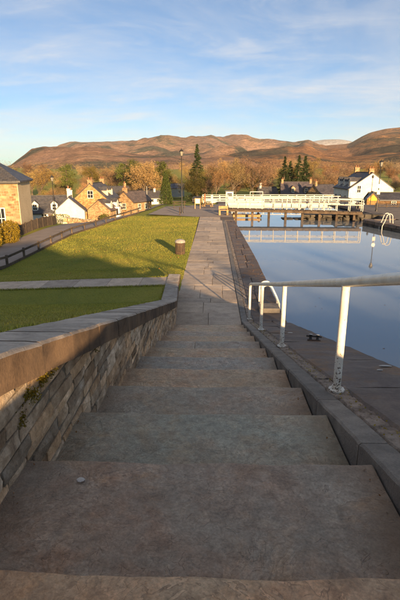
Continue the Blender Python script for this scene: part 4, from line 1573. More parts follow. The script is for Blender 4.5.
def window(parent, pos, nrm_rz, wd, ht, mullion=True, name='window', margin=None):
    """sash window: frame bars with glass set behind; local -Y is outside"""
    b = MB()
    t = 0.07
    dd = 0.06
    b.box(-wd / 2 - t, -wd / 2, -dd, 0.02, -t, ht + t)
    b.box(wd / 2, wd / 2 + t, -dd, 0.02, -t, ht + t)
    b.box(-wd / 2, wd / 2, -dd, 0.02, ht, ht + t)
    b.box(-wd / 2 - 0.05, wd / 2 + 0.05, -dd - 0.05, 0.02, -t - 0.03, 0)
    if mullion:
        b.box(-wd / 2, wd / 2, -dd + 0.015, 0.0, ht * 0.5 - 0.025, ht * 0.5 + 0.025)
        b.box(-0.02, 0.02, -dd + 0.02, 0.0, 0, ht * 0.5 - 0.03)
        b.box(-0.02, 0.02, -dd + 0.02, 0.0, ht * 0.5 + 0.03, ht)
    o = b.build(name, 'frame_white', parent, loc=pos, rot=(0, 0, nrm_rz))
    g = MB(); g.box(-wd / 2, wd / 2, -0.018, 0.01, 0, ht)
    g.build('pane', 'glass', o)
    return o


def chimney(parent, x, y, z0, z1, wx=0.55, wy=0.9, m='masonry', pots=2):
    b = MB(); b.box(x - wx / 2, x + wx / 2, y - wy / 2, y + wy / 2, z0, z1); b.box(x - wx / 2 - .06, x + wx / 2 + .06, y - wy / 2 - .06, y + wy / 2 + .06, z1 - 0.001, z1 + 0.12)
    c = b.build('chimney', m, parent, uv=True)
    for k in range(pots):
        yy = y + (k - (pots - 1) / 2) * wy / pots
        b = MB(); b.lathe([(0.12, 0), (0.10, 0.3), (0.13, 0.34), (0.13, 0.42), (0.06, 0.42)], (x, yy, z1 + 0.12), 10)
        b.build('chimney_pot', 'pot', c, smooth=True)


def dormer(parent, x, side, D, he, hr, t=0.42, wd=1.15, ht=1.15, wallm='render_white', roofm='slate', gable=0.55):
    """pitched dormer standing on the roof plane facing side (-1 front, +1 back)"""
    yb = side * D / 2 * t
    zb = he + (hr - he) * (1 - t)
    d = MB()
    yf = side * (D / 2 * t + 0.62)
    zf = he + (hr - he) * (1 - abs(yf) / (D / 2)) - 0.05
    ztop = zf + ht
    yk = side * max(0.02, (D / 2) * (1 - (ztop + gable - he) / (hr - he)))
    w = wd / 2
    d.add([(x - w, yf, zf), (x + w, yf, zf), (x + w, yf, ztop), (x, yf, ztop + gable), (x - w, yf, ztop), (x - w, yk, zf), (x + w, yk, zf), (x + w, yk, ztop), (x, yk, ztop + gable), (x - w, yk, ztop)],
          [(0, 1, 2, 3, 4), (5, 6, 7, 8, 9), (0, 4, 9, 5), (1, 2, 7, 6), (0, 1, 6, 5), (4, 3, 8, 9), (2, 3, 8, 7)])
    o = d.build('dormer', wallm, parent, uv=True)
    r = MB()
    for s in (-1, 1):
        lo = [(x + s * (w + .12), yf + side * .12, ztop - 0.12 * gable / w + 0.02), (x, yf + side * .12, ztop + gable + 0.02), (x, yk, ztop + gable + 0.02), (x + s * (w + .12), yk, ztop - 0.12 * gable / w + .02)]
        up = [(a, b_, c + 0.09) for a, b_, c in lo]
        r.add(lo + up, [(0, 1, 2, 3), (4, 5, 6, 7), (0, 1, 5, 4), (1, 2, 6, 5), (2, 3, 7, 6), (3, 0, 4, 7)])
    r.build('dormer_roof', roofm, o, uv=True)
    window(o, (x, yf + side * 0.005, zf + 0.2), 0 if side < 0 else math.pi, wd * 0.52, ht * 0.8)


def house(name, label, loc, rz, L, D, he, hr, wallm, wins=(), dorm=(), chim=(), hip=0.0, cat='house', roofcol=(1, 1, 1), wallcol=(1, 1, 1), door=None, dormwall=None, over=0.22):
    """wins: (face, along, z, w, h); face f/b = long sides, l/r = ends"""
    h = thing(name, label, cat, loc, rz)
    o = gable_prism(L, D, he, hr, hip).build('wall', wallm, h, uv=True); o.color = (*wallcol, 1)
    rf = roof_mesh(L, D, he, hr, over, hip=hip).build('roof', 'slate', h, uv=True); rf.color = (*roofcol, 1)
    b = MB(); rx = (L / 2 + over * 0.8) if not hip else L / 2 - hip
    b.beam((-rx, 0, hr + 0.17), (rx, 0, hr + 0.17), 0.22, 0.10); b.build('ridge_cap', 'pot' if False else 'slate', rf)
    # gutters along both eaves
    for s in (-1, 1):
        b = MB(); ex = L / 2 + over * 0.6
        b.beam((-ex, s * (D / 2 + over + 0.05), he - over * (hr - he) / (D / 2) + 0.02), (ex, s * (D / 2 + over + 0.05), he - over * (hr - he) / (D / 2) + 0.02), 0.11, 0.11)
        b.build('gutter', 'iron', rf)
    P = {'f': (lambda a: (a, -D / 2 - 0.004), 0), 'b': (lambda a: (a, D / 2 + 0.004), math.pi), 'r': (lambda a: (L / 2 + 0.004, a), math.pi / 2), 'l': (lambda a: (-L / 2 - 0.004, a), -math.pi / 2)}
    for (f, a, z, ww, hh) in wins:
        px, py = P[f][0](a)
        window(h, (px, py, z), P[f][1], ww, hh)
    for (x, side, t) in dorm:
        dormer(h, x, side, D, he, hr, t, wallm=dormwall or wallm)
    for (x, z1, *r) in chim:
        chimney(h, x, 0, hr - 0.6, z1, m=(r[0] if r else 'masonry'))
    if door:
        f, a, ww, hh = door
        px, py = P[f][0](a)
        b = MB(); b.box(-ww / 2, ww / 2, -0.04, 0.02, 0, hh)
        d = b.build('door', 'door_paint', h, loc=(px, py, 0), rot=(0, 0, P[f][1]))
        b = MB(); b.box(-ww / 2 - .09, -ww / 2, -0.06, 0.02, 0, hh + .09); b.box(ww / 2, ww / 2 + .09, -0.06, 0.02, 0, hh + .09); b.box(-ww / 2, ww / 2, -0.06, 0.02, hh, hh + .09)
        b.build('door_frame', 'frame_white', d)
    return h


# A: tan stone house at the left edge, hipped slate roof
hA = house('stone_house', 'tan stone house with hipped slate roof at the left edge', (-19.2, 37.6, -0.9), R(11), 8.0, 5.0, 4.5, 6.05, 'masonry',
           wins=[('f', 1.75, 2.75, 0.5, 1.5), ('f', 2.6, 0.9, 0.5, 1.5), ('f', -1.0, 2.75, 0.6, 1.5), ('f', -0.8, 0.9, 0.6, 1.5)], hip=2.4, chim=[(-1.2, 7.6)], over=0.3)
b = MB(); b.box(4.0, 4.035, -2.5, 2.5, -0.6, 4.4); b.build('rendered_end_wall', 'render_cream', hA)
# B: white cottage
hB = house('white_cottage', 'white cottage with slate roof and two pointed dormers', (-29.8, 82.8, -4.6), R(15), 9.6, 5.6, 1.5, 4.1, 'render_white',
           wins=[('f', -2.3, 0.35, 0.8, 1.0), ('f', 0.1, 0.35, 0.8, 1.0), ('f', 2.9, 0.35, 0.7, 1.0)], dorm=[(-1.3, -1, 0.66), (1.9, -1, 0.66)], chim=[(4.4, 5.3, 'render_white')], door=('f', 1.2, 0.85, 1.4))
hB2 = house('white_cottage', 'white gable-fronted wing beside the dormered white cottage', (-25.0, 82.4, -4.5), R(104), 6.0, 5.0, 1.75, 3.9, 'render_white',
            wins=[('b', -1.0, 0.6, 0.7, 0.9)], chim=[(1.9, 4.9, 'render_white')])
hB3 = house('stone_cottage', 'low brown-roofed cottage tucked behind the white gable', (-20.9, 91.5, -5.2), R(80), 6.0, 4.6, 1.8, 3.6, 'masonry',
            wins=[('b', 0.5, 0.7, 0.7, 0.9)], dorm=[(1.6, -1, 0.6), (-1.6, -1, 0.6)], roofcol=(1.7, 1.25, 0.95), dormwall='render_white')
# C: orange stone villa
hC = house('stone_villa', 'tall orange stone villa with chimneys, dormers and white bay window', (-23.3, 95.6, -5.2), R(86), 8.4, 6.8, 3.6, 6.5, 'masonry',
           wins=[('l', 0.0, 3.9, 1.0, 1.3), ('l', -1.9, 0.9, 0.8, 1.4), ('l', 1.9, 0.9, 0.8, 1.4), ('f', -2.2, 0.9, 0.9, 1.4), ('f', 2.6, 0.9, 0.9, 1.4)],
           dorm=[(-2.0, -1, 0.62), (1.2, -1, 0.62)], chim=[(-3.9, 7.2), (3.9, 7.2)], wallcol=(1.15, 1.0, 0.8), dormwall='render_cream')
bw = MB(); bw.box(-0.6, 1.7, -4.5, -3.39, -0.6, 2.6)
bay = bw.build('bay_window', 'frame_white', hC)
for k in range(4):
    window(bay, (-0.3 + 0.57 * k, -4.51, 0.9), 0, 0.34, 1.3, False)
b = MB(); b.box(-0.7, 1.8, -4.65, -3.38, 2.6, 2.72); b.build('bay_roof', 'slate', bay, uv=True)
# porch with glazed front facing the road end
pc = MB(); pc.box(-4.2, -2.9, -5.6, -3.41, -0.6, 2.2); pch = pc.build('porch', 'frame_white', hC)
for k in range(3):
    window(pch, (-4.21, -5.2 + 0.72 * k, 0.8), -math.pi / 2, 0.42, 1.1, False)
# D: lesser houses down the road
house('stone_cottage', 'brown stone cottage with steep gable right of the villa', (-17.0, 102.0, -5.0), R(62), 6.5, 5.0, 2.4, 4.4, 'masonry', wins=[('l', 0, 0.9, 0.8, 1.1), ('f', -1.2, 0.8, 0.8, 1.1), ('f', 1.2, 0.8, 0.8, 1.1)], chim=[(-2.8, 5.1)], roofcol=(1.5, 1.2, 1.0))
house('bungalow', 'long white bungalow with grey roof left of the cypress', (-17.4, 137, -5.8), R(8), 6.4, 5.0, 1.7, 3.4, 'render_white', wins=[('f', -1.8, 0.6, 0.9, 0.8), ('f', 0, 0.6, 0.9, 0.8), ('f', 1.8, 0.6, 0.9, 0.8)], chim=[(0.8, 4.1, 'render_white')])
house('bungalow', 'cream bungalow with low slate roof behind the white bungalow', (-23.2, 160, -5.6), R(12), 8.0, 5.0, 2.2, 3.9, 'render_cream', wins=[('f', -1.8, 0.8, 0.9, 0.9), ('f', 1.0, 0.8, 0.9, 0.9)], chim=[(-1.6, 4.6)])
house('stone_cottage', 'small stone cottage half hidden above the brown cottage', (-26.0, 128.0, -5.3), R(30), 7.0, 5.2, 2.6, 4.6, 'masonry', wins=[('f', -1.2, 0.9, 0.8, 1.1), ('f', 1.2, 0.9, 0.8, 1.1)], chim=[(2.5, 5.4)])
house('boathouse', 'pale blue-grey shed between the cypress and the lamp', (-11.4, 158, -4.6), R(5), 4.4, 4.0, 2.3, 3.6, 'render_white', wins=[('f', 0.6, 0.8, 0.6, 0.7)], cat='shed', wallcol=(0.62, 0.72, 0.85), roofcol=(1.8, 1.9, 2.2))

# G: white gabled house on the right
hG = house('white_house', 'white house with big gable and tall chimneys on the right', (29.0, 91.8, -2.6), R(93), 9.0, 8.2, 3.2, 6.0, 'render_white',
           wins=[('l', 2.3, 2.6, 0.6, 1.2), ('l', -1.2, 0.8, 0.8, 0.9), ('l', 1.6, 0.5, 0.8, 0.7), ('b', -2.8, 0.9, 0.9, 1.1), ('b', 0.0, 0.9, 0.9, 1.1), ('b', 2.8, 0.9, 0.9, 1.1)],
           dorm=[(-3.0, 1, 0.74), (0.0, 1, 0.74), (3.0, 1, 0.74)], chim=[(-3.6, 6.7), (3.9, 6.9)], over=0.15)
# E, F: dark slate houses
house('slate_house', 'long dark-slate house with pointed stone dormer beyond the gate', (22.1, 124.5, -4.4), R(-6), 7.8, 5.6, 2.2, 5.0, 'masonry', wins=[('f', -2.8, 0.7, 0.8, 1.1), ('f', 0, 0.7, 0.8, 1.1), ('f', 2.8, 0.7, 0.8, 1.1)], dorm=[(-0.9, -1, 0.66), (2.4, -1, 0.7)], chim=[(3.6, 5.7), (-3.6, 5.7)], roofcol=(1.25, 1.1, 1.15), wallcol=(.85, .8, .8))
house('slate_house', 'dark-roofed house with stone gable left of the white house', (27.6, 117.5, -4.0), R(28), 6.0, 5.4, 2.1, 4.2, 'masonry', wins=[('l', 0, 0.9, 0.8, 1.0), ('f', 0.8, 0.7, 0.8, 0.9)], chim=[(-2.7, 5.0)], roofcol=(0.9, 0.85, 0.9))
house('white_cottage', 'low white cottage wall glimpsed left of the dark-slate house', (15.0, 129.0, -4.7), R(10), 5.0, 4.6, 2.0, 3.8, 'render_white', wins=[('f', 0.8, 0.7, 0.7, 0.8)], chim=[(-1.9, 4.9, 'render_white')], wallcol=(0.9, 0.85, 0.78))
house('outbuilding', 'low dark slate-roofed outbuilding at the right edge', (29.4, 75.6, -1.6), R(-3), 8.6, 4.2, 1.2, 2.1, 'masonry', wins=[('f', -1.0, 0.5, 0.6, 0.5)], cat='outbuilding', wallcol=(0.45, 0.4, 0.38), roofcol=(0.8, 0.8, 0.85))
# yellow-signed hut
hut = house('lock_hut', 'small hut with yellow gable board beside the white house', (22.2, 65.6, -0.65), R(80), 1.6, 1.5, 0.95, 1.75, 'timber_light', cat='hut', wallcol=(1, .9, .7), over=0.12)
b = MB(); b.add([(-0.84, -0.55, 0.75), (-0.84, 0.55, 0.75), (-0.84, 0.55, 1.0), (-0.84, 0.0, 1.55), (-0.84, -0.55, 1.0), (-0.88, -0.55, 0.75), (-0.88, 0.55, 0.75), (-0.88, 0.55, 1.0), (-0.88, 0.0, 1.55), (-0.88, -0.55, 1.0)],
              [(0, 1, 2, 3, 4), (5, 6, 7, 8, 9), (0, 1, 6, 5), (1, 2, 7, 6), (2, 3, 8, 7), (3, 4, 9, 8), (4, 0, 5, 9)])
b.build('gable_board', 'yellow', hut)
# church tower
tw = thing('church_tower', 'distant stone church tower above the dark firs', 'tower', (38.6, 225, ground_z(38.6, 225)))
b = MB(); b.box(-1.7, 1.7, -1.7, 1.7, -1, 6.2); b.build('tower_wall', 'masonry', tw, uv=True)
for sx in (-1, 1):
    for sy in (-1, 1):
        b = MB(); b.lathe([(0.32, 0), (0.28, 0.8), (0.02, 1.9)], (sx * 1.4, sy * 1.4, 6.2), 4); b.build('pinnacle', 'masonry', tw, uv=True)
b = MB()
for k in range(5):
    b.box(-1.7 + k * 0.76, -1.34 + k * 0.76, -1.75, -1.45, 6.2, 6.6)
b.build('battlement', 'masonry', tw, uv=True)
for sx in (-0.7, 0.7):
    b = MB(); b.box(sx - 0.3, sx + 0.3, -1.73, -1.69, 3.6, 5.2); b.build('louvre', 'iron', tw)

# unseen cottage and evergreens, added behind the camera to shade the steps
TOPZ = 3.80
house('shade_cottage', 'unseen long low stone cottage added to shade the steps', (15.5, -34.5, TOPZ), 0, 34, 7, 2.3, 3.6, 'masonry', wins=[('b', -9, 0.8, 0.9, 1.2), ('b', -3, 0.8, 0.9, 1.2), ('b', 3, 0.8, 0.9, 1.2)], chim=[(-13, 5.3), (12, 5.3)], door=('b', 0, 0.9, 2.0))
rs = random.Random(41)
SHADE = [(1.0, 4.3), (3.6, 4.15), (6.2, 4.4), (9.0, 4.1), (11.6, 4.0), (14.6, 4.3), (17.6, 4.5), (20.5, 4.4), (23.5, 4.6), (27.0, 4.5)]
shrub_mesh = conifer(77, 5.0, 1.9, 'needle', n=3000, size=0.26, p=0.6, low=0.02, gaps=0.4)
for i, (x, h) in enumerate(SHADE):
    t = plant_tree('shade_yew', shrub_mesh, (x, -29 + rs.uniform(-1, 1), TOPZ - 0.1), 'unseen dark yew in the row added to shade the steps', 'unseen yews added for shade', rs.uniform(0, 6), h / 5.0, h / 5.0)
    t.scale.x *= 1.15

# ------------------------------------------------------------------ road fence, garden fences and walls
fence = thing('post_and_rail_fence', 'low dark timber fence with one rail between lawn and road', 'fence')
rs = random.Random(6)
fy = 18.4
pp = []
while fy < 50:
    x = lawn_edge_x(fy)
    pp.append((x, fy, ground_z(x, fy)))
    fy += 2.25
post_m = jitter_block('post', 0.11, 0.11, 0.95, 'fence', 2, 0.012, 0.006, 1)
for p in pp:
    obj('post', post_m, fence, (p[0], p[1], p[2] - 0.33), (rs.uniform(-.02, .02), rs.uniform(-.02, .02), rs.uniform(-.1, .1)))
for a, c in zip(pp, pp[1:]):
    for hgt, hw in ((0.53, 0.11),):
        b = MB(); b.beam((a[0] + 0.085, a[1] + 0.01, a[2] + hgt), (c[0] + 0.085, c[1] - 0.01, c[2] + hgt), 0.055, hw); b.build('rail', 'fence', fence)
    b = MB(); b.beam((a[0] + 0.02, a[1] + 0.01, a[2] + 0.05), (c[0] + 0.02, c[1] - 0.01, c[2] + 0.05), 0.06, 0.16); b.build('kickboard', 'fence', fence)

gf = thing('board_fence', 'brown close-boarded garden fence along the far side of the road', 'fence')
y = 32.6
while y < 46.5:
    x0 = -14.25 - 0.11 * (y - 33); x1 = -14.25 - 0.11 * (y + 1.8 - 33)
    z = ground_z(x0, y)
    b = MB(); b.box(x0 - 0.06, x0 + 0.06, y - 0.06, y + 0.06, z - 0.2, z + 0.88); b.build('post', 'fence', gf)
    b = MB()
    for k in range(11):
        t0 = (k + 0.06) / 11; t1 = (k + 0.94) / 11
        yy0 = y + 1.8 * t0; yy1 = y + 1.8 * t1; xx = x0 + (x1 - x0) * t0
        b.box(xx - 0.012 + 0.012 * (k % 2), xx + 0.012 + 0.012 * (k % 2), yy0, yy1, z - 0.1, z + 0.78 + 0.03 * rs.random())
    b.build('board_panel', 'fence', gf)
    y += 1.8

gw = thing('garden_wall', 'sunlit stone garden wall before the white cottage', 'wall')
wy = 51.6
gst = [jitter_block('wall_stone', 0.4, 1.0, 1.0, 'wallstone', 40 + i, bevel=0.06, amp=0.06, cuts=1) for i in range(5)]
while wy < 68:
    for zz_ in (0, 0.34):
        x = -16.3 - 0.02 * (wy - 51)
        L = 0.62
        o = obj('wall_stone', gst[rs.randrange(5)], gw, (x, wy + (0.31 if zz_ == 0.34 else 0), ground_z(x, wy) + zz_ - 0.05), (0, 0, rs.uniform(-.06, .06)))
        o.scale = (1, 0.60, 0.33); o.color = (1.35, 1.1, 0.8, 1)
    o = obj('wall_cope', gst[rs.randrange(5)], gw, (x, wy, ground_z(x, wy) + 0.66 - 0.05)); o.scale = (1.25, 0.61, 0.12)
    wy += 0.62

gate = thing('garden_gate', 'dark slatted garden gate beside the golden hedge', 'gate', (-14.3, 32.0, ground_z(-14.3, 32)))
for k in range(7):
    b = MB(); b.box(-0.02, 0.02, -0.45 + 0.15 * k - 0.05, -0.45 + 0.15 * k + 0.05, 0.05, 1.05); b.build('slat', 'iron', gate)
for z in (0.2, 0.85):
    b = MB(); b.box(-0.05, -0.022, -0.52, 0.52, z, z + 0.08); b.build('rail', 'iron', gate)


# ------------------------------------------------------------------ lamps, bin, benches
def lamp_post(label, loc, h, glow=False, sign=False):
    t = thing('lamp_post', label, 'lamp', loc)
    b = MB(); b.lathe([(0.15, -0.1), (0.15, 0.12), (0.11, 0.18), (0.10, 0.75), (0.075, 0.82), (0.07, 0.9), (0.05, 1.0), (0.038, h - 0.75), (0.06, h - 0.72), (0.06, h - 0.66), (0.03, h - 0.62)], n=12); b.build('post', 'iron', t, smooth=True)
    b = MB(); b.tube([(-0.24, 0, h - 0.95), (0.24, 0, h - 0.95)], 0.018, 8); b.build('ladder_bar', 'iron', t, smooth=True)
    b = MB(); b.lathe([(0.10, 0), (0.20, 0.40), (0.17, 0.405)], (0, 0, h - 0.62), 6)
    l = b.build('lantern', 'lampglass', t)
    b = MB(); b.lathe([(0.25, 0), (0.23, 0.03), (0.13, 0.14), (0.05, 0.19), (0.05, 0.23), (0.015, 0.28), (0.01, 0.36)], (0, 0, h - 0.215), 8); b.build('lantern_cap', 'iron', l, smooth=True)
    b = MB()
    for k in range(6):
        a = math.pi * 2 * k / 6
        b.tube([(0.105 * math.cos(a), 0.105 * math.sin(a), h - 0.62), (0.205 * math.cos(a), 0.205 * math.sin(a), h - 0.215)], 0.012, 5)
    b.build('lantern_frame', 'iron', l)
    return t


tg = NT('lamp_glass'); MAT['lampglass'] = tg.done((0.28, 0.25, 0.2), 0.15, 0.6)
lamp_post('tall black lantern lamp post on the forecourt by the path', (-2.95, 47.9, 0.0), 6.25)
lamp_post('black lantern lamp post beside the road by the white cottage', gz(-19.0, 56.4, 0), 5.8)
lr = lamp_post('dark lamp post with round white sign on the right quay', (17.75, 50.6, 0.0), 5.25)
b = MB(); b.tube([(0, -0.06, 2.62), (0, -0.085, 2.62)], 0.2, 18); b.build('round_sign', 'panel_white', lr)
b = MB(); b.box(-0.16, 0.16, -0.08, -0.06, 1.75, 2.2); b.build('notice', 'panel_white', lr)
# thin mast by the white house
ms = thing('wall_lamp_mast', 'thin grey pole with small lantern before the white gable', 'lamp', (21.5, 64.0, -0.6))
b = MB(); b.tube([(0, 0, -0.1), (0, 0, 3.7)], [0.05, 0.03], 8); b.build('pole', 'iron', ms)
b = MB(); b.lathe([(0.06, 0), (0.15, 0.1), (0.15, 0.28), (0.05, 0.4)], (0, 0, 3.7), 8); b.build('lamp_head', 'iron', ms, smooth=True)

cl.scale = (0.72, 0.72, 0.72)
bn = thing('litter_bin', 'round dark litter bin with cream domed lid on the lawn', 'bin', (-1.62, 25.0, ground_z(-1.62, 25.0)))
b = MB(); b.lathe([(0.235, -0.05), (0.235, 0.62), (0.22, 0.64)], n=24); b.build('drum', 'rustiron', bn, smooth=True)
for k in range(20):
    a = 2 * math.pi * k / 20
    b = MB(); b.box(-0.026, 0.026, -0.268, -0.238, 0.02, 0.62)
    o = b.build('slat', 'timber', bn, rot=(0, 0, a))
for z in (0.10, 0.53):
    b = MB(); b.lathe([(0.271, 0), (0.276, 0.005), (0.276, 0.04), (0.271, 0.045)], (0, 0, z), 28); b.build('band', 'rustiron', bn, smooth=True)
b = MB(); b.lathe([(0.285, 0.64), (0.29, 0.70), (0.27, 0.75), (0.20, 0.80), (0.10, 0.828), (0.01, 0.834)], n=28); b.build('lid', 'concrete', bn, smooth=True)

# short post, boards and tables at the head of the path
b = MB(); b.lathe([(0.05, -0.1), (0.05, 0.75), (0.035, 0.8)], n=10)
tag(b.build('bollard', 'timber', loc=(-3.05, 46.0, 0.0)), 'thin short post in front of the tall lamp post', 'post')


def picnic(label, loc, rz, m, s=1.0):
    t = thing('picnic_table', label, 'table', loc, rz)
    for k in range(5):
        b = MB(); b.box(-0.8, 0.8, -0.36 + 0.15 * k, -0.36 + 0.15 * k + 0.13, 0.70, 0.74); b.build('top_plank', m, t)
    for sy in (-0.72, 0.58):
        b = MB(); b.box(-0.8, 0.8, sy, sy + 0.14, 0.42, 0.46); b.build('seat_plank', m, t)
    for sx in (-0.6, 0.6):
        b = MB(); b.beam((sx, -0.25, 0.70), (sx, -0.62, 0.0), 0.06, 0.09); b.beam((sx, 0.25, 0.70), (sx, 0.62, 0.0), 0.06, 0.09); b.beam((sx, -0.70, 0.40), (sx, 0.70, 0.40), 0.05, 0.08)
        b.build('leg_frame', m, t)
    t.scale = (s, s, s)
    return t


def board(label, loc, rz, w_=0.5, h_=0.5, z=0.6, postm='timber_light'):
    t = thing('notice_board', label, 'sign', loc, rz)
    for sx in (-1, 1):
        b = MB(); b.box(sx * (w_ / 2 + .04) - .04, sx * (w_ / 2 + .04) + .04, -0.04, 0.04, -0.1, z + h_ + 0.08); b.build('post', postm, t)
    b = MB(); b.box(-w_ / 2, w_ / 2, -0.035, 0.02, z, z + h_); p = b.build('panel', 'panel_white', t)
    b = MB(); b.box(-w_ / 2, w_ / 2, -0.045, 0.03, z + h_, z + h_ + 0.06); b.box(-w_ / 2, w_ / 2, -0.045, 0.03, z - 0.06, z); b.build('frame', postm, t)
    return t


board('white notice board on tan posts at the path end', (-1.5, 53.0, 0.01), R(-4))
picnic('dark picnic table behind the tall lamp post', (-3.7, 54.6, 0.01), R(4), 'timber')
picnic('tan picnic table between notice board and swing bridge', (-0.35, 55.5, 0.01), R(80), 'timber_light', 0.8)
for i, (x, y, h, lab) in enumerate([(-0.75, 57.2, 1.35, 'dark red-brown marker post at the end of the path'), (-1.05, 56.4, 1.1, 'shorter tan marker post beside the notice board'), (0.15, 58.2, 1.2, 'slim pale marker post next to the bridge end')]):
    b = MB(); b.box(-0.09, 0.09, -0.09, 0.09, -0.1, h); b.add([(-.11, -.11, h), (.11, -.11, h), (.11, .11, h), (-.11, .11, h), (0, 0, h + .12)], [(0, 1, 2, 3), (0, 1, 4), (1, 2, 4), (2, 3, 4), (3, 0, 4)])
    tag(b.build('marker_post', ['pot', 'timber_light', 'panel_white'][i], loc=(x, y, 0.01)), lab, 'post')
bt = thing('timber_bench', 'sunlit yellow timber bench at the near end of the gate railing', 'bench', (1.25, 46.1, 0.01), R(3))
for k in range(3):
    b = MB(); b.box(-0.48, 0.48, -0.22 + 0.15 * k, -0.22 + 0.15 * k + 0.135, 0.44, 0.50); b.build('seat_plank', 'timber_yellow' if False else 'timber_light', bt)
for sx in (-0.38, 0.38):
    b = MB(); b.box(sx - 0.09, sx + 0.09, -0.2, 0.2, -0.05, 0.44); b.build('leg', 'timber_light', bt)
b = MB(); b.box(-0.46, 0.46, 0.20, 0.25, 0.58, 0.86); b.build('backrest', 'timber_light', bt)
for sx in (-0.4, 0.4):
    b = MB(); b.box(sx - 0.04, sx + 0.04, 0.26, 0.32, 0.0, 0.88); b.build('back_post', 'timber_light', bt)

# flag pole by the bungalow
fp = thing('flag_pole', 'thin white pole standing before the white bungalow', 'pole', gz(-17.3, 126, 0))
b = MB(); b.tube([(0, 0, -0.2), (0, 0, 5.2)], [0.07, 0.05], 8); b.build('pole', 'whitemetal', fp, smooth=True)
b = MB(); b.lathe([(0.02, 0), (0.07, 0.05), (0.07, 0.1), (0.01, 0.15)], (0, 0, 5.2), 8); b.build('finial', 'whitemetal', fp, smooth=True)

# ------------------------------------------------------------------ lock gate walkway
gA = Vector((1.55, 47.2, 0.62)); gB = Vector((14.6, 45.6, 0.45))
lg = thing('lock_gate', 'timber lock gate footway with white railings across the canal', 'gate')


def gp(t, dz=0.0, off=0.0):
    d = (gB - gA); n = Vector((-d.y, d.x, 0)).normalized()
    p = gA + d * t + n * off
    return (p.x, p.y, p.z + dz)


for k in range(22):
    b = MB(); b.beam(gp(k / 22 + 0.002, -0.06, -0.02), gp((k + 1) / 22 - 0.002, -0.06, -0.02), 1.0, 0.07); b.build('deck_plank', 'timber', lg)
for off in (-0.5, 0.46):
    b = MB(); b.beam(gp(0, -0.20, off), gp(1, -0.20, off), 0.16, 0.20); b.build('bearer', 'timber', lg)
NP = 11
for off in (-0.46, 0.42):
    for k in range(NP + 1):
        b = MB(); p = gp(k / NP, 0, off); b.tube([p, (p[0], p[1], p[2] + 1.08)], 0.042, 8); b.build('railing_post', 'whitemetal', lg, smooth=True)
    for hgt, r in ((1.08, 0.045), (0.58, 0.030)):
        b = MB(); b.tube([gp(0, hgt, off), gp(1, hgt, off)], r, 8); b.build('railing_bar', 'whitemetal', lg, smooth=True)
for k in range(8):
    t = (k + 0.6) / 8
    p = gp(t, 0, 0.1)
    b = MB(); b.box(p[0] - 0.11, p[0] + 0.11, p[1] - 0.11, p[1] + 0.11, -4, p[2] - 0.1); b.build('pile', 'timber', lg)

# stone gate pier, dark and rounded, under the right part of the footway
pr = thing('gate_pier', 'dark weathered rubble pier under the right end of the gate', 'pier')
rs = random.Random(77)
pb = [jitter_block('pier_stone', 1.0, 1.0, 1.0, 'lockwall', 90 + i, bevel=0.10, amp=0.12, cuts=1) for i in range(6)]
for row, z in enumerate((-0.62, -0.30)):
    x = 9.2 if row == 1 else 7.2
    while x < 16.2:
        L = rs.uniform(0.7, 1.3)
        o = obj('pier_stone', pb[rs.randrange(6)], pr, (x + L / 2, 47.6 + rs.uniform(-.1, .1) - 0.12 * (x - 8), z - 0.05 - (0.10 if x < 9 else 0)), (0, 0, rs.uniform(-.1, .1)))
        o.scale = (L - 0.03, 1.5, 0.36 + (0.12 if x > 12 else 0)); x += L
    # supports
for k, x in enumerate((9.4, 11.2, 13.0, 14.8)):
    b = MB(); b.box(x - 0.18, x + 0.18, 47.2 - 0.12 * (x - 8), 47.9 - 0.12 * (x - 8), -4, -0.5); b.build('pier_leg', 'timber', pr)
# corbelled mass below the right quay corner
pm = thing('gate_recess', 'blackened stone recess wall beside the right quay corner', 'wall')
for row, z in enumerate((-0.95, -0.5)):
    x = 13.6
    while x < 17:
        L = rs.uniform(0.7, 1.2)
        o = obj('block', pb[rs.randrange(6)], pm, (x + L / 2, 48.3, z - 0.02), (0, 0, rs.uniform(-.05, .05))); o.scale = (L - 0.03, 1.0, 0.44); x += L

# timber landing in the water left of the gate
ld_ = thing('timber_landing', 'small sunlit timber landing stage in the water left of the gate', 'jetty', (3.7, 49.0, 0))
for k in range(8):
    b = MB(); b.box(-1.5 + 0.375 * k, -1.5 + 0.375 * k + 0.35, -0.6, 0.6, -0.30, -0.22); b.build('deck_plank', 'timber_light', ld_)
b = MB(); b.box(-1.55, 1.55, -0.68, -0.61, -0.44, -0.20); b.build('fascia', 'timber_light', ld_)
for sx in (-1.3, 1.3):
    for sy in (-0.5, 0.5):
        b = MB(); b.tube([(sx, sy, -4), (sx, sy, -0.05)], 0.10, 8); b.build('pile', 'timber', ld_)

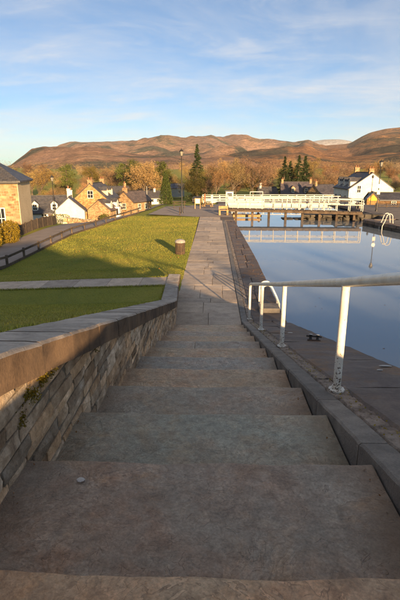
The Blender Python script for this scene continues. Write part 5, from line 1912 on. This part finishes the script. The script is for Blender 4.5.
# ------------------------------------------------------------------ white swing bridge beyond
sb = thing('swing_bridge', 'long white-panelled swing bridge beyond the lock gate', 'bridge', (0, 66.0, -0.1))
b = MB(); b.box(-1.2, 17.5, -1.6, 1.6, -0.35, 0.0); b.build('deck', 'tarmac', sb)
for yy in (-1.7, 1.7):
    for k in range(7):
        x0 = -1.2 + k * 1.2
        b = MB(); b.box(x0 + 0.015, x0 + 1.185, yy - 0.04, yy + 0.04, -0.45, 0.22); p = b.build('parapet_panel', 'whitemetal', sb)
        b = MB(); b.box(x0 - 0.05, x0 + 0.05, yy - 0.075, yy + 0.075, -0.5, 0.84); b.build('stiffener', 'whitemetal', p)
    for z in (0.5, 0.80):
        b = MB(); b.beam((-1.2, yy, z), (7.2, yy, z), 0.05, 0.06); b.build('railing_bar', 'whitemetal', sb)
    for k in range(9):
        x0 = 7.2 + k * 1.25
        b = MB(); b.box(x0 - 0.05, x0 + 0.05, yy - 0.05, yy + 0.05, -0.45, 0.85); b.build('railing_post', 'whitemetal', sb)
    for z in (0.2, 0.5, 0.82):
        b = MB(); b.beam((7.2, yy, z), (17.5, yy, z), 0.06, 0.07); b.build('railing_bar', 'whitemetal', sb)
    b = MB(); b.box(7.2, 17.5, yy - 0.05, yy + 0.05, -0.5, -0.1); b.build('girder', 'whitemetal', sb)
cb = MB(); cb.box(2.1, 3.2, 1.9, 2.9, -0.2, 1.25); c_ = cb.build('control_cabin', 'whitemetal', sb)
cb = MB(); cb.box(2.0, 3.3, 1.8, 3.0, 1.25, 1.36); cb.build('cabin_roof', 'slate', c_, uv=True)
window(c_, (2.65, 1.89, 0.4), 0, 0.7, 0.6, False)
for x in (5.6, 7.4):
    b = MB(); b.tube([(x, 2.1, -0.2), (x, 2.1, 1.25)], 0.05, 8); b.build('barrier_post', 'whitemetal', sb)
b = MB(); b.beam((5.6, 2.1, 1.2), (7.4, 2.1, 1.2), 0.06, 0.1); b.build('barrier_arm', 'whitemetal', sb)
b = MB(); b.box(-3, 22, 74.0, 79, -5, -0.2)
tag(b.build('far_bank', 'lockwall'), 'dark stone bank closing the basin beyond the bridge', 'quay', kind='structure')

# right quay furniture
lad2 = thing('ladder_rails', 'pair of white hooped ladder handrails on the right-hand quay', 'ladder', (edge_r(39.6) - 0.02, 39.6, 0))
for dy in (-0.33, 0.33):
    pts = [(0.75, dy, 0.0), (0.68, dy, 0.45)]
    for k in range(1, 9):
        a = math.pi * 0.95 * k / 8
        pts.append((0.42 + 0.26 * math.cos(a), dy, 0.52 + 0.30 * math.sin(a)))
    pts += [(0.06, dy, 0.2), (-0.12, dy, -0.2), (-0.14, dy, -1.4)]
    b = MB(); b.tube(pts, 0.035, 10); b.build('hoop', 'whitemetal', lad2, smooth=True)
for k in range(4):
    b = MB(); b.tube([(-0.14, -0.33, -0.3 - 0.28 * k), (-0.14, 0.33, -0.3 - 0.28 * k)], 0.02, 8); b.build('rung', 'rustiron', lad2)
rf2 = thing('quay_fence', 'low dark rail fence along the back of the right quay', 'fence')
for k in range(9):
    x = 19.5 + 1.3 * k
    b = MB(); b.box(x - .05, x + .05, 56.0, 56.1, -0.6, 0.45); b.build('post', 'timber', rf2)
    if k < 8:
        for z in (0.05, 0.35):
            b = MB(); b.box(x + .05, x + 1.25, 56.02, 56.08, z, z + 0.10); b.build('rail', 'timber', rf2)
bx = thing('litter_bin', 'dark square litter bin beside the right end of the gate railing', 'bin', (16.9, 54.0, -0.25))
b = MB(); b.box(-.35, .35, -.3, .3, -.1, .75); b.build('body', 'iron', bx)
b = MB(); b.box(-.38, .38, -.33, .33, .75, .82); b.build('lid', 'timber', bx)

# ------------------------------------------------------------------ evening air over the glen
hz = NT('evening_haze')
hz.t.nodes.remove(hz.b)
pv = hz.n('ShaderNodeVolumePrincipled')
pv.inputs['Color'].default_value = (0.95, 0.93, 0.90, 1)
pv.inputs['Density'].default_value = 0.00007
pv.inputs['Anisotropy'].default_value = 0.0
hz.l(pv.outputs[0], hz.out.inputs['Volume'])
MAT['haze'] = hz.m
b = MB(); b.box(-7650, 7650, -7650, 7650, -42, 420)
tag(b.build('haze', 'haze'), 'thin pale evening haze over the whole glen', 'haze', kind='stuff')
